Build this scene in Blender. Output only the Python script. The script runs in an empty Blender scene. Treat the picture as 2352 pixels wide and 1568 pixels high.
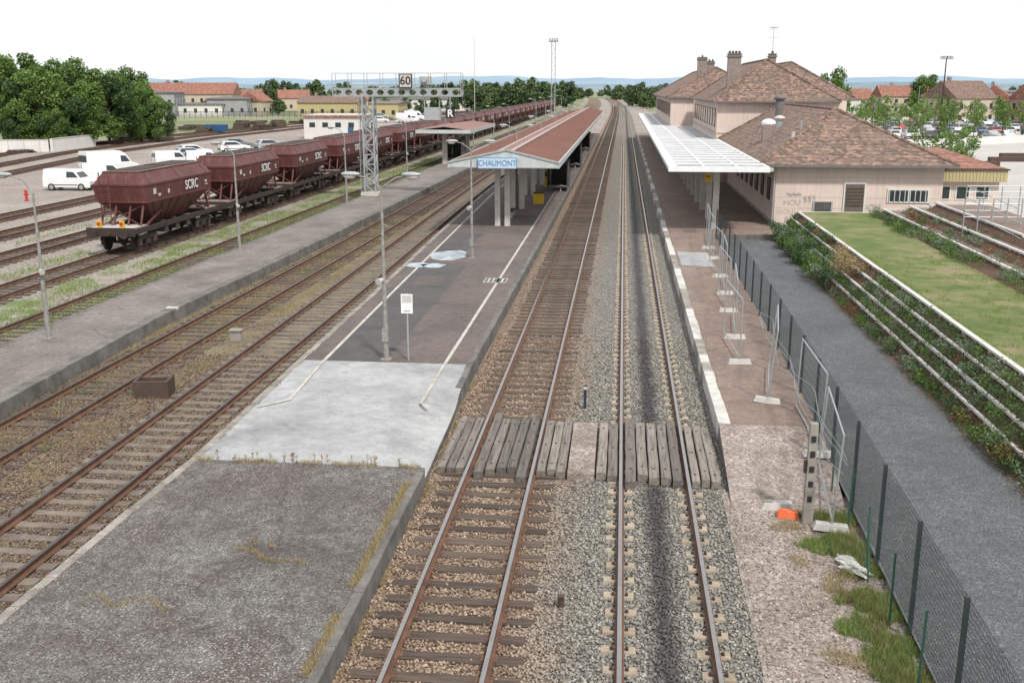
import bpy, math, random
import numpy as np
from mathutils import Vector, Matrix, noise as mnoise
random.seed(7); rng=np.random.default_rng(7)
S=bpy.context.scene
rad=math.radians
# ---------------------------------------------------------------- materials
def nt(name):
    m=bpy.data.materials.new(name); m.use_nodes=True
    n=m.node_tree; b=n.nodes['Principled BSDF']; return m,n,b
def tc(n,which='Object',scale=None,rot=None):
    t=n.nodes.new('ShaderNodeTexCoord'); o=t.outputs[which]
    if scale is not None or rot is not None:
        mp=n.nodes.new('ShaderNodeMapping'); n.links.new(o,mp.inputs[0])
        if scale is not None: mp.inputs['Scale'].default_value=scale
        if rot is not None: mp.inputs['Rotation'].default_value=rot
        o=mp.outputs[0]
    return o
def noi(n,co,scale,detail=4,rough=.6):
    t=n.nodes.new('ShaderNodeTexNoise'); t.inputs['Scale'].default_value=scale
    t.inputs['Detail'].default_value=detail; t.inputs['Roughness'].default_value=rough
    n.links.new(co,t.inputs['Vector']); return t.outputs['Fac']
def vor(n,co,scale,feature='F1'):
    t=n.nodes.new('ShaderNodeTexVoronoi'); t.feature=feature
    t.inputs['Scale'].default_value=scale; n.links.new(co,t.inputs['Vector']); return t
def ramp(n,fac,stops,interp='LINEAR'):
    r=n.nodes.new('ShaderNodeValToRGB'); r.color_ramp.interpolation=interp
    e=r.color_ramp.elements
    while len(e)<len(stops): e.new(.5)
    for i,(p,c) in enumerate(stops):
        e[i].position=p; e[i].color=(c,c,c,1) if isinstance(c,(int,float)) else (*c,1)
    n.links.new(fac,r.inputs[0]); return r.outputs[0]
def setin(n,sock,v):
    if hasattr(v,'links') or isinstance(v,bpy.types.NodeSocket): n.links.new(v,sock)
    elif isinstance(v,(int,float)): sock.default_value=v
    else: sock.default_value=(*v,1)
def mix(n,fac,a,b,blend='MIX'):
    m=n.nodes.new('ShaderNodeMix'); m.data_type='RGBA'; m.blend_type=blend
    setin(n,m.inputs[0],fac)
    for s,v in ((m.inputs[6],a),(m.inputs[7],b)):
        if isinstance(v,(int,float)): v=(v,v,v)
        setin(n,s,v)
    return m.outputs[2]
def mth(n,op,a,b=0.,c=None):
    m=n.nodes.new('ShaderNodeMath'); m.operation=op
    setin(n,m.inputs[0],a); setin(n,m.inputs[1],b)
    if c is not None: setin(n,m.inputs[2],c)
    return m.outputs[0]
def bump(n,b,h,dist=.01,strength=1.):
    t=n.nodes.new('ShaderNodeBump'); t.inputs['Distance'].default_value=dist
    t.inputs['Strength'].default_value=strength
    n.links.new(h,t.inputs['Height']); n.links.new(t.outputs[0],b.inputs['Normal'])
def xyz(n):
    t=n.nodes.new('ShaderNodeSeparateXYZ'); n.links.new(tc(n),t.inputs[0]); return t.outputs
def basic(name,c,rough=.7,metal=0.,var=.25,scale=3.,bd=0.,bs=40,fine=60.,dirt=None,streak=None):
    m,n,b=nt(name); co=tc(n)
    a=noi(n,co,scale,5,.65); f=noi(n,co,fine,3,.7)
    lo=tuple(x*(1-var) for x in c); hi=tuple(min(1,x*(1+var)) for x in c)
    col=ramp(n,a,[(.3,lo),(.7,hi)])
    col=mix(n,min(1,var*1.6),col,ramp(n,f,[(.3,.45),(.7,1.)]),'MULTIPLY')
    if dirt: col=mix(n,ramp(n,noi(n,co,scale*.35,6,.75),[(.5,0),(.68,.8)]),col,dirt)
    if streak:
        st=noi(n,tc(n,scale=(3.2,3.2,.28)),1.3,6,.7)
        col=mix(n,ramp(n,st,[(.48,0),(.72,.7)]),col,streak)
    n.links.new(col,b.inputs['Base Color']); b.inputs['Roughness'].default_value=rough; b.inputs['Metallic'].default_value=metal
    if bd: bump(n,b,noi(n,co,bs,5,.7),bd)
    return m
# ballast --------------------------------------------------------
BR=[(.0,(.07,.045,.033)),(.2,(.20,.135,.092)),(.4,(.34,.245,.175)),(.6,(.22,.17,.13)),(.8,(.44,.345,.26)),(1.,(.14,.10,.075))]
GR=[(.0,(.08,.08,.073)),(.25,(.18,.175,.155)),(.5,(.28,.27,.245)),(.75,(.16,.155,.142)),(1.,(.42,.405,.37))]
def stonecol(n,fac,extra=True):
    x,y,z=xyz(n); co=tc(n)
    cb=ramp(n,fac,BR); cg=ramp(n,fac,GR)
    nz=noi(n,co,.8,4,.7)
    xx=mth(n,'ADD',x,mth(n,'MULTIPLY',mth(n,'SUBTRACT',nz,.5),1.6))
    t=ramp(n,mth(n,'DIVIDE',mth(n,'ADD',xx,5.),8.),[(.42,0),(.55,.9)])
    col=mix(n,t,cb,cg)
    # oil streak in the middle of the right hand track, brake dust along the left one
    d=mth(n,'ABSOLUTE',mth(n,'SUBTRACT',x,.9))
    s=ramp(n,mth(n,'ADD',d,mth(n,'MULTIPLY',noi(n,co,2.2,6,.75),.55)),[(.36,.82),(.6,0)])
    col=mix(n,s,col,(.035,.035,.04))
    d2=mth(n,'ABSOLUTE',mth(n,'SUBTRACT',x,-2.6))
    s2=ramp(n,mth(n,'ADD',d2,mth(n,'MULTIPLY',noi(n,co,.35,3),.9)),[(.5,.65),(.95,0)])
    far=ramp(n,mth(n,'DIVIDE',y,200.),[(.14,0),(.2,1)])
    col=mix(n,mth(n,'MULTIPLY',s2,far),col,(.045,.042,.044))
    # rust dust next to the left rails
    r1=mth(n,'ABSOLUTE',mth(n,'SUBTRACT',mth(n,'ABSOLUTE',mth(n,'ADD',x,2.61)),.75))
    col=mix(n,ramp(n,r1,[(.05,.5),(.4,0)]),col,(.13,.07,.045))
    return col
def ballast(name,kind='main'):
    m,n,b=nt(name); co=tc(n)
    v=vor(n,co,17.); sep=n.nodes.new('ShaderNodeSeparateColor'); n.links.new(v.outputs['Color'],sep.inputs[0])
    fac=sep.outputs[0]
    if kind=='main': col=stonecol(n,fac)
    elif kind=='west':
        col=ramp(n,fac,[(.0,(.05,.033,.026)),(.3,(.13,.082,.058)),(.6,(.2,.128,.092)),(.85,(.13,.105,.09)),(1.,(.27,.2,.15))])
        x,y,z=xyz(n); d=mth(n,'ABSOLUTE',mth(n,'ADD',x,11.6))
        col=mix(n,ramp(n,d,[(.9,.8),(1.5,0)]),col,ramp(n,fac,[(0,(.035,.03,.028)),(1,(.16,.14,.122))]))
        nz=noi(n,co,.9,6,.75)
        wm=ramp(n,mth(n,'ABSOLUTE',mth(n,'ADD',x,15.2)),[(1.,1),(2.4,0)])
        w=mth(n,'MULTIPLY',ramp(n,nz,[(.4,0),(.56,.8)]),wm)
        col=mix(n,w,col,ramp(n,noi(n,co,14,4),[(.3,(.20,.155,.085)),(.6,(.31,.26,.15)),(.8,(.14,.18,.055))]))
    else:
        col=ramp(n,fac,[(.0,(.24,.20,.185)),(.5,(.41,.36,.335)),(1.,(.55,.52,.49))])
        nz=noi(n,co,.22,6,.7)
        col=mix(n,ramp(n,nz,[(.38,.0),(.62,.65)]),col,(.33,.24,.215))
        big=noi(n,co,.045,5,.65); col=mix(n,ramp(n,big,[(.5,0),(.62,.45)]),col,(.55,.52,.48))
        g=noi(n,co,.5,6,.8)
        x,y,z=xyz(n)
        wm=ramp(n,mth(n,'DIVIDE',mth(n,'ABSOLUTE',mth(n,'ADD',x,23.)),10.),[(.2,1),(.5,.3),(1.,.12)])
        col=mix(n,mth(n,'MULTIPLY',ramp(n,g,[(.46,0),(.58,.95)]),wm),col,ramp(n,noi(n,co,9,4),[(.3,(.09,.165,.028)),(.7,(.23,.28,.08))]))
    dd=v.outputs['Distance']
    col=mix(n,1.,col,ramp(n,dd,[(.0,1.),(.45,.85),(.75,.3)]),'MULTIPLY')  # shade in the gaps between stones, painted into the colour
    n.links.new(col,b.inputs['Base Color']); b.inputs['Roughness'].default_value=.95
    inv=mth(n,'SUBTRACT',1.,dd); bump(n,b,inv,.03)
    return m
def tarmac(name,stops,scale=.5,patch=None,speck=.35,bd=.006,vs=45.,stain=.45,crack=0.,white=0.):
    m,n,b=nt(name); co=tc(n)
    a=noi(n,co,scale,8,.72); col=ramp(n,a,stops)
    if patch: col=mix(n,ramp(n,noi(n,co,scale*.6+.13,5,.65),[(.46,0),(.58,.85)]),col,patch)
    v=vor(n,co,vs); sep=n.nodes.new('ShaderNodeSeparateColor'); n.links.new(v.outputs['Color'],sep.inputs[0])
    sc=ramp(n,sep.outputs[1],[(0,1-speck),(.6,1.),(.85,1.),(1.,1+speck)])
    col=mix(n,1.,col,sc,'MULTIPLY')
    if white: col=mix(n,mth(n,'MULTIPLY',ramp(n,sep.outputs[0],[(.86,0),(.9,white)],),ramp(n,a,[(.4,.3),(.6,1)])),col,(.45,.44,.42))
    col=mix(n,ramp(n,noi(n,co,3.3,8,.8),[(.35,stain),(.55,0)]),col,tuple(x*.5 for x in stops[0][1]))
    col=mix(n,ramp(n,noi(n,co,.9,9,.8),[(.56,0),(.72,.35)]),col,tuple(min(1,x*1.35) for x in stops[-1][1]))
    if crack:
        w=n.nodes.new('ShaderNodeMix');w.data_type='VECTOR'
        vc=n.nodes.new('ShaderNodeTexVoronoi');vc.feature='DISTANCE_TO_EDGE';vc.inputs['Scale'].default_value=.17
        nv=n.nodes.new('ShaderNodeTexNoise');nv.inputs['Scale'].default_value=1.6;nv.inputs['Detail'].default_value=9;nv.inputs['Roughness'].default_value=.7;n.links.new(co,nv.inputs['Vector'])
        w.inputs[0].default_value=.4;n.links.new(co,w.inputs[4]);n.links.new(nv.outputs['Color'],w.inputs[5]);n.links.new(w.outputs[1],vc.inputs['Vector'])
        col=mix(n,mth(n,'MULTIPLY',ramp(n,vc.outputs['Distance'],[(.0,crack),(.003,0)]),ramp(n,noi(n,co,.6,3),[(.42,0),(.5,1)])),col,(.035,.03,.025))
    n.links.new(col,b.inputs['Base Color']); b.inputs['Roughness'].default_value=.92
    bump(n,b,sep.outputs[1],bd); return m
def wood(name,c,rotz=False,rnd=.7):
    m,n,b=nt(name)
    co=tc(n,scale=(16,.9,16) if not rotz else (.9,16,16))
    a=noi(n,co,1.,7,.75); g=n.nodes.new('ShaderNodeNewGeometry')
    col=ramp(n,a,[(.3,tuple(x*.25 for x in c)),(.48,c),(.7,tuple(x*1.6 for x in c))])
    col=mix(n,rnd,col,ramp(n,g.outputs['Random Per Island'],[(0,.5),(1,1.3)]),'MULTIPLY')
    n.links.new(col,b.inputs['Base Color']); b.inputs['Roughness'].default_value=.9
    bump(n,b,a,.02); return m
def island(name,stops,rough=.8,trans=0.):
    m,n,b=nt(name); g=n.nodes.new('ShaderNodeNewGeometry')
    col=ramp(n,g.outputs['Random Per Island'],stops)
    n.links.new(col,b.inputs['Base Color']); b.inputs['Roughness'].default_value=rough
    if trans:
        tr=n.nodes.new('ShaderNodeBsdfTranslucent'); n.links.new(col,tr.inputs[0])
        ms=n.nodes.new('ShaderNodeMixShader'); ms.inputs[0].default_value=trans
        n.links.new(b.outputs[0],ms.inputs[1]); n.links.new(tr.outputs[0],ms.inputs[2])
        n.links.new(ms.outputs[0],n.nodes['Material Output'].inputs[0])
    return m
def roofmat(name,c,rows=5.5,lich=.5):
    m,n,b=nt(name)
    co=tc(n,scale=(4.5,4.5,6.5)); v=vor(n,co,1.); sep=n.nodes.new('ShaderNodeSeparateColor'); n.links.new(v.outputs['Color'],sep.inputs[0])
    col=ramp(n,sep.outputs[0],[(0,tuple(x*.5 for x in c)),(.5,c),(.8,tuple(x*1.35 for x in c)),(1,(c[0]*1.8,c[1]*1.75,c[2]*1.7))])
    col=mix(n,ramp(n,noi(n,tc(n),.5,7,.78),[(.45,0),(.65,lich)]),col,(.12,.105,.09))
    x,y,z=xyz(n)
    w=mth(n,'FRACT',mth(n,'MULTIPLY',z,rows)); u=mth(n,'SINE',mth(n,'MULTIPLY',mth(n,'ADD',x,y),26.))
    col=mix(n,.75,col,ramp(n,w,[(0,.4),(.2,.9),(1,1.1)]),'MULTIPLY')
    n.links.new(col,b.inputs['Base Color']); b.inputs['Roughness'].default_value=.9
    bump(n,b,mth(n,'ADD',mth(n,'MULTIPLY',w,-1.),mth(n,'MULTIPLY',u,.3)),.04); return m
MT={}
def mk():
    M=MT
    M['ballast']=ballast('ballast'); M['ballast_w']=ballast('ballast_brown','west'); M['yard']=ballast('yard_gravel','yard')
    m,n,b=nt('stones'); g=n.nodes.new('ShaderNodeNewGeometry'); n.links.new(stonecol(n,g.outputs['Random Per Island']),b.inputs['Base Color']); b.inputs['Roughness'].default_value=.92; M['stones']=m
    M['stone_w']=island('stones_brown',[(.0,(.05,.035,.028)),(.3,(.13,.085,.06)),(.6,(.2,.13,.095)),(.85,(.13,.11,.10)),(1.,(.27,.2,.15))])
    M['stone_p']=island('stones_pale',[(.0,(.15,.115,.095)),(.4,(.31,.25,.21)),(.7,(.26,.25,.23)),(1.,(.50,.45,.41))])
    M['asph_near']=tarmac('old_asphalt',[(.3,(.075,.062,.057)),(.45,(.125,.115,.108)),(.6,(.18,.172,.166)),(.75,(.24,.235,.228))],.28,patch=(.11,.086,.077),speck=.65,crack=.6,white=.7,stain=.65)
    M['asph_isl']=tarmac('platform_asphalt',[(.3,(.088,.071,.067)),(.5,(.12,.10,.094)),(.7,(.15,.131,.125))],.3,patch=(.16,.122,.11),speck=.3,crack=.5)
    M['asph_dark']=tarmac('dark_asphalt',[(.3,(.07,.065,.064)),(.6,(.095,.09,.09)),(.8,(.12,.115,.115))],.6,speck=.25)
    M['asph_red']=tarmac('reddish_asphalt',[(.3,(.17,.12,.098)),(.5,(.245,.178,.147)),(.7,(.30,.235,.205))],.4,patch=(.205,.157,.135),speck=.3,crack=.6)
    M['asph_p2']=tarmac('worn_asphalt',[(.3,(.125,.103,.092)),(.5,(.19,.165,.15)),(.7,(.26,.23,.21))],.4,speck=.4,crack=.6,white=.4)
    M['path']=tarmac('path_asphalt',[(.3,(.080,.087,.094)),(.6,(.108,.117,.125)),(.8,(.14,.148,.155))],.35,speck=.55,white=.35)
    M['conc_patch']=tarmac('pale_concrete',[(.3,(.21,.215,.22)),(.45,(.30,.305,.31)),(.6,(.39,.395,.40)),(.75,(.48,.485,.49))],.4,speck=.14,bd=.002,stain=.3)
    M['pink']=tarmac('pink_gravel',[(.3,(.20,.16,.13)),(.5,(.31,.255,.225)),(.7,(.41,.365,.335))],.8,speck=.5,bd=.012,vs=22)
    M['plaza']=tarmac('plaza_paving',[(.3,(.38,.36,.34)),(.7,(.5,.48,.46))],.1,speck=.1)
    M['kerb']=basic('kerb_concrete',(.31,.285,.255),.9,var=.4,bd=.01,dirt=(.10,.09,.08),scale=2.2)
    M['kerb_dark']=basic('kerb_dark',(.17,.16,.148),.9,var=.45,bd=.015,dirt=(.08,.073,.066),scale=1.7)
    M['paint']=basic('white_road_paint',(.54,.53,.50),.8,var=.18,dirt=(.23,.2,.18),scale=4)
    M['paint_line']=basic('line_paint',(.48,.465,.42),.8,var=.25,dirt=(.22,.19,.17),scale=4)
    M['steel']=basic('rail_head_steel',(.40,.375,.365),.28,1.,var=.12)
    M['rail']=basic('rail_rust',(.135,.068,.042),.85,var=.35)
    M['rail_dk']=basic('rail_dark_steel',(.12,.11,.108),.45,.8,var=.15)
    M['sl_wood']=wood('sleeper_wood',(.088,.064,.050),True)
    M['sl_conc']=basic('sleeper_concrete',(.38,.315,.24),.9,var=.3,scale=2.,bd=.004,dirt=(.2,.155,.11))
    M['sl_conc2']=basic('sleeper_concrete_dirty',(.185,.15,.125),.9,var=.4,scale=2.)
    M['board']=wood('crossing_timber',(.165,.145,.127),rnd=.85)
    M['white']=basic('white_metal',(.74,.75,.76),.5,var=.08)
    M['offwhite']=basic('weathered_white',(.5,.48,.45),.7,var=.2)
    M['galv']=basic('galvanised_steel',(.38,.40,.41),.5,.4,var=.15)
    M['grey']=basic('grey_metal_paint',(.34,.36,.37),.5,var=.12)
    M['pole']=basic('lamp_pole_paint',(.27,.265,.25),.7,var=.35,scale=8)
    M['anth']=basic('anthracite_metal',(.026,.038,.040),.55,var=.1)
    M['green']=basic('green_metal',(.02,.085,.06),.6,var=.1)
    M['black']=basic('black_paint',(.02,.02,.022),.6,var=.1)
    M['rubber']=basic('rubber',(.02,.02,.02),.85,var=.2)
    M['wagon']=basic('oxide_red_paint',(.105,.028,.026),.6,var=.28,scale=1.3,dirt=(.10,.05,.045),streak=(.15,.075,.068))
    M['wagon_dk']=basic('wagon_underframe',(.04,.026,.022),.8,var=.35)
    M['wtop']=basic('wagon_dust',(.26,.20,.17),.9,var=.3)
    M['canopy']=basic('canopy_red_sheet',(.235,.125,.103),.8,var=.14,scale=.4,dirt=(.20,.12,.105))
    M['canopy_strip']=basic('canopy_strip',(.36,.31,.29),.8,var=.2)
    M['fascia']=basic('canopy_fascia',(.46,.50,.50),.6,var=.15,streak=(.33,.34,.33))
    M['conc']=basic('light_concrete',(.50,.47,.43),.85,var=.12,bd=.004,dirt=(.36,.33,.3))
    M['conc_edge']=basic('planter_concrete',(.56,.545,.52),.85,var=.12,dirt=(.4,.38,.35))
    M['wall']=basic('pink_render',(.62,.51,.455),.9,var=.07,scale=.7,fine=20,dirt=(.52,.43,.385),streak=(.48,.395,.35))
    M['wall_w']=basic('white_render',(.62,.61,.59),.9,var=.06,scale=.5,fine=10,streak=(.52,.51,.49))
    M['wall_c']=basic('cream_render',(.46,.395,.315),.9,var=.1,scale=.5,fine=10)
    M['wall_g']=basic('grey_render',(.30,.30,.31),.9,var=.1,scale=.5,fine=10)
    M['wall_r']=basic('rose_render',(.36,.24,.20),.9,var=.1,scale=.5,fine=10)
    M['yellow_clad']=basic('yellow_cladding',(.42,.355,.18),.7,var=.1,streak=(.33,.29,.17))
    M['roof']=roofmat('brown_roof_tiles',(.18,.118,.092))
    M['roof_r']=roofmat('red_roof_tiles',(.26,.115,.082),lich=.3)
    M['slate']=basic('grey_roof',(.15,.14,.14),.8,var=.2)
    M['brick']=basic('chimney_brick',(.27,.215,.19),.9,var=.25,scale=5,streak=(.14,.12,.11))
    M['glass']=basic('window_glass',(.035,.045,.05),.12,var=.1)
    M['carglass']=basic('car_glass',(.03,.04,.045),.1,var=.05)
    M['brown']=basic('brown_joinery',(.07,.045,.035),.7,var=.2)
    M['door']=basic('door_grey_brown',(.13,.11,.095),.7,var=.2)
    M['blue']=basic('blue_sign_paint',(.12,.27,.50),.6,var=.08)
    M['pblue']=basic('pale_blue_panel',(.46,.56,.65),.6,var=.08)
    M['cblue']=basic('skip_blue',(.02,.09,.24),.6,var=.15)
    M['navy']=basic('dark_blue_marker',(.02,.03,.06),.6,var=.15)
    M['yellow']=basic('yellow_plastic',(.62,.40,.02),.5,var=.08)
    M['red']=basic('red_paint',(.45,.03,.02),.5,var=.1)
    M['orange']=basic('orange_plastic',(.68,.13,.04),.6,var=.15)
    M['bag']=basic('white_plastic_bag',(.6,.6,.58),.5,var=.25,scale=9)
    M['soil']=basic('brown_mulch',(.115,.062,.042),.95,var=.45,scale=6,fine=40,bd=.03)
    M['mulch']=basic('stone_mulch',(.24,.18,.155),.95,var=.45,scale=8,fine=30,bd=.03)
    m,n,b=nt('lawn'); co=tc(n)
    c=ramp(n,noi(n,co,.38,8,.75),[(.30,(.075,.125,.026)),(.45,(.13,.175,.045)),(.55,(.20,.215,.08)),(.62,(.30,.25,.14)),(.72,(.33,.235,.165))])
    c=mix(n,.8,c,ramp(n,noi(n,co,22,6,.85),[(.3,.45),(.7,1.2)]),'MULTIPLY')
    n.links.new(c,b.inputs['Base Color']); b.inputs['Roughness'].default_value=.95; bump(n,b,noi(n,co,40,4,.8),.04); M['lawn']=m
    m,n,b=nt('countryside'); co=tc(n)
    c=ramp(n,noi(n,co,.02,6,.6),[(.3,(.08,.12,.04)),(.5,(.16,.18,.09)),(.7,(.28,.26,.2))])
    n.links.new(c,b.inputs['Base Color']); b.inputs['Roughness'].default_value=1; M['ground']=m
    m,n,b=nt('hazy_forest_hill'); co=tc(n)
    c=ramp(n,noi(n,co,.009,7,.7),[(.3,(.12,.175,.21)),(.5,(.16,.225,.27)),(.62,(.22,.27,.27)),(.75,(.27,.31,.26))])  # blue-grey aerial haze is mixed into the forest base colour
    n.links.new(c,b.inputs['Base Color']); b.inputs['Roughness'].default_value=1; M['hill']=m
    m,n,b=nt('haze_blue_hill'); co=tc(n)
    c=ramp(n,noi(n,co,.005,5,.6),[(.3,(.19,.27,.36)),(.7,(.24,.33,.41))])  # blue is distance haze painted into the hill's base colour
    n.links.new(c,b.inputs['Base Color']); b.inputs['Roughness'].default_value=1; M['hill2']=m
    M['leafA']=island('leaves_green',[(0,(.05,.10,.018)),(.5,(.095,.168,.032)),(1,(.16,.245,.06))],trans=.3)
    M['leafB']=island('leaves_dark',[(0,(.025,.06,.015)),(.5,(.05,.10,.027)),(1,(.085,.145,.042))],trans=.25)
    M['leafC']=island('leaves_light',[(0,(.09,.16,.033)),(.5,(.15,.24,.055)),(1,(.21,.30,.09))],trans=.3)
    M['farA']=island('far_leaves',[(0,(.04,.075,.02)),(.5,(.07,.12,.035)),(1,(.11,.165,.055))])
    M['farB']=island('far_leaves_dark',[(0,(.025,.05,.018)),(.5,(.045,.085,.028)),(1,(.075,.125,.042))])
    M['leafG']=island('leaves_greygreen',[(0,(.07,.11,.055)),(.5,(.125,.18,.10)),(1,(.19,.25,.155))],trans=.15)
    M['leafR']=island('leaves_rust',[(0,(.10,.04,.02)),(.5,(.16,.08,.035)),(1,(.22,.14,.06))],trans=.15)
    M['leafY']=island('seed_heads',[(0,(.18,.13,.05)),(.5,(.27,.21,.10)),(1,(.34,.28,.16))],trans=.15)
    M['bark']=basic('bark',(.11,.085,.065),.95,var=.3,bd=.02)
    M['straw']=island('dry_grass',[(0,(.20,.14,.06)),(.5,(.34,.26,.12)),(1,(.42,.36,.2))],trans=.2)
    M['grass']=island('green_grass',[(0,(.08,.14,.025)),(.5,(.17,.25,.055)),(1,(.33,.37,.13))],trans=.25)
    M['weedred']=island('reddish_weed',[(0,(.12,.06,.035)),(1,(.28,.17,.09))],trans=.1)
    for nm,c in dict(cw=(.72,.73,.74),cs=(.36,.38,.40),cb=(.04,.10,.22),ck=(.03,.03,.035),cr=(.35,.03,.03),cg=(.16,.17,.18)).items():
        m,n,b=nt('car_paint_'+nm); g=noi(n,tc(n),2.,3); n.links.new(ramp(n,g,[(.3,tuple(x*.9 for x in c)),(.7,c)]),b.inputs['Base Color'])
        b.inputs['Roughness'].default_value=.35; b.inputs['Coat Weight'].default_value=.4; M[nm]=m
    m,n,b=nt('canopy_glass'); co=tc(n)
    c=ramp(n,noi(n,co,.6,5,.7),[(.3,(.20,.205,.22)),(.5,(.30,.30,.31)),(.7,(.40,.42,.44))]); n.links.new(c,b.inputs['Base Color']); b.inputs['Roughness'].default_value=.35
    M['cglass']=m
mk()
# ---------------------------------------------------------------- mesh builder
class B:
    def __init__(s): s.v=[];s.f=[];s.m=[];s.mats=[]
    def mi(s,m):
        if m not in s.mats: s.mats.append(m)
        return s.mats.index(m)
    def add(s,vs,fs,m):
        o=len(s.v); s.v+= [tuple(v) for v in vs]; k=s.mi(m)
        for f in fs: s.f.append([o+i for i in f]); s.m.append(k)
        return s
    def box(s,x0,x1,y0,y1,z0,z1,m,top=None):
        t=top or (0,0)
        vs=[(x0,y0,z0),(x1,y0,z0),(x1,y1,z0),(x0,y1,z0),(x0+t[0],y0+t[1],z1),(x1-t[0],y0+t[1],z1),(x1-t[0],y1-t[1],z1),(x0+t[0],y1-t[1],z1)]
        return s.add(vs,[(3,2,1,0),(4,5,6,7),(0,1,5,4),(1,2,6,5),(2,3,7,6),(3,0,4,7)],m)
    def bar(s,p0,p1,w,h,m):
        p0=Vector(p0);p1=Vector(p1);d=(p1-p0).normalized()
        u=d.cross(Vector((0,0,1)))
        if u.length<1e-3:u=Vector((1,0,0))
        u.normalize();v=u.cross(d).normalized()
        vs=[p+u*a*w/2+v*b*h/2 for p in(p0,p1) for a,b in((-1,-1),(1,-1),(1,1),(-1,1))]
        return s.add(vs,[(3,2,1,0),(4,5,6,7),(0,1,5,4),(1,2,6,5),(2,3,7,6),(3,0,4,7)],m)
    def cyl(s,p0,p1,r0,r1,n,m,cap=True):
        p0=Vector(p0);p1=Vector(p1);d=(p1-p0).normalized()
        u=d.cross(Vector((0,0,1)))
        if u.length<1e-3:u=Vector((1,0,0))
        u.normalize();v=u.cross(d).normalized()
        vs=[];
        for p,r in((p0,r0),(p1,r1)):
            for i in range(n):
                a=2*math.pi*i/n; vs.append(p+u*math.cos(a)*r+v*math.sin(a)*r)
        fs=[(i,(i+1)%n,n+(i+1)%n,n+i) for i in range(n)]
        if cap: fs+=[tuple(range(n))[::-1],tuple(range(n,2*n))]
        return s.add(vs,fs,m)
    def ball(s,c,rx,ry,rz,m,nu=10,nv=6,jit=0.):
        def P(x,y,z):
            k=1+jit*mnoise.noise(Vector((x,y,z))*1.9+Vector(c)*3) if jit else 1
            return (c[0]+rx*x*k,c[1]+ry*y*k,c[2]+rz*z*k)
        vs=[P(0,0,-1)]
        for j in range(1,nv):
            t=math.pi*j/nv
            for i in range(nu):
                a=2*math.pi*i/nu; vs.append(P(math.sin(t)*math.cos(a),math.sin(t)*math.sin(a),-math.cos(t)))
        vs.append(P(0,0,1)); L=len(vs)-1
        fs=[(0,1+(i+1)%nu,1+i) for i in range(nu)]
        for j in range(nv-2):
            for i in range(nu):
                a=1+j*nu; fs.append((a+i,a+(i+1)%nu,a+nu+(i+1)%nu,a+nu+i))
        a=1+(nv-2)*nu; fs+=[(L,a+i,a+(i+1)%nu) for i in range(nu)]
        return s.add(vs,fs,m)
    def sheet(s,left,right,z,m):
        n=len(left); vs=[(x,y,z) for x,y in left]+[(x,y,z) for x,y in right]
        return s.add(vs,[(i,n+i,n+i+1,i+1) for i in range(n-1)],m)
    def poly(s,pts,m): return s.add(pts,[tuple(range(len(pts)))],m)
    def slab(s,left,right,z0,z1,m,ms=None):
        n=len(left);s.sheet(left,right,z1,m)
        ms=ms or m
        for L,fl in((left,0),(right,1)):
            vs=[(x,y,z0) for x,y in L]+[(x,y,z1) for x,y in L]
            s.add(vs,[((i,n+i,n+i+1,i+1) if not fl else (i+1,n+i+1,n+i,i)) for i in range(n-1)],ms)
        for k in(0,-1):
            a,b=left[k],right[k]; s.add([(a[0],a[1],z0),(b[0],b[1],z0),(b[0],b[1],z1),(a[0],a[1],z1)],[(0,1,2,3)],ms)
        return s
    def mesh(s,name,smooth=False,org=(0,0,0)):
        me=bpy.data.meshes.new(name)
        me.from_pydata([(x-org[0],y-org[1],z-org[2]) for x,y,z in s.v],[],s.f)
        for m in s.mats: me.materials.append(MT[m])
        me.polygons.foreach_set('material_index',s.m)
        if smooth: me.polygons.foreach_set('use_smooth',[True]*len(me.polygons))
        me.update(); return me
def link(name,data,loc=(0,0,0),rot=(0,0,0),parent=None,scale=(1,1,1)):
    o=bpy.data.objects.new(name,data); S.collection.objects.link(o)
    o.location=loc;o.rotation_euler=rot;o.scale=scale
    if parent: o.parent=parent
    return o
def one(name,b,loc=(0,0,0),rot=0,smooth=False):
    return link(name,b.mesh(name,smooth),loc,(0,0,rot))
def multi(name,parts,loc=(0,0,0),rot=0,bev=0):
    e=link(name,None,loc,(0,0,rot)); e.empty_display_size=.2
    for k,b in parts.items():
        if isinstance(b,B): o=link(k,b.mesh(k),parent=e)
        else: o=link(k,b,parent=e)
        if bev:
            md=o.modifiers.new('bevel','BEVEL');md.width=bev;md.segments=2;md.limit_method='ANGLE'
    return e
def dup(e,loc,rot=0,scale=1.,matmap=None):
    base=e.name.split('.')[0]
    n=link(base,e.data,loc,(0,0,rot),scale=(scale,)*3)
    for c in e.children:
        o=link(c.name.split('.')[0],c.data,c.location,c.rotation_euler,n,c.scale)
        for md in c.modifiers:
            q=o.modifiers.new(md.name,md.type)
            if md.type=='BEVEL': q.width=md.width;q.segments=md.segments;q.limit_method=md.limit_method
        if matmap:
            for i,sl in enumerate(o.material_slots):
                k=matmap.get(c.data.materials[i].name)
                if k: sl.link='OBJECT'; sl.material=MT[k]
    return n
def text(body,size,mat,depth=.004,align='CENTER',off=0.):
    c=bpy.data.curves.new('txt','FONT'); c.body=body;c.size=size;c.extrude=depth;c.align_x=align;c.align_y='CENTER';c.offset=off
    o=bpy.data.objects.new('txt',c);S.collection.objects.link(o)
    dg=bpy.context.evaluated_depsgraph_get();dg.update()
    me=bpy.data.meshes.new_from_object(o.evaluated_get(dg)); me.materials.clear(); me.materials.append(MT[mat])
    bpy.data.objects.remove(o); return me
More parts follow.
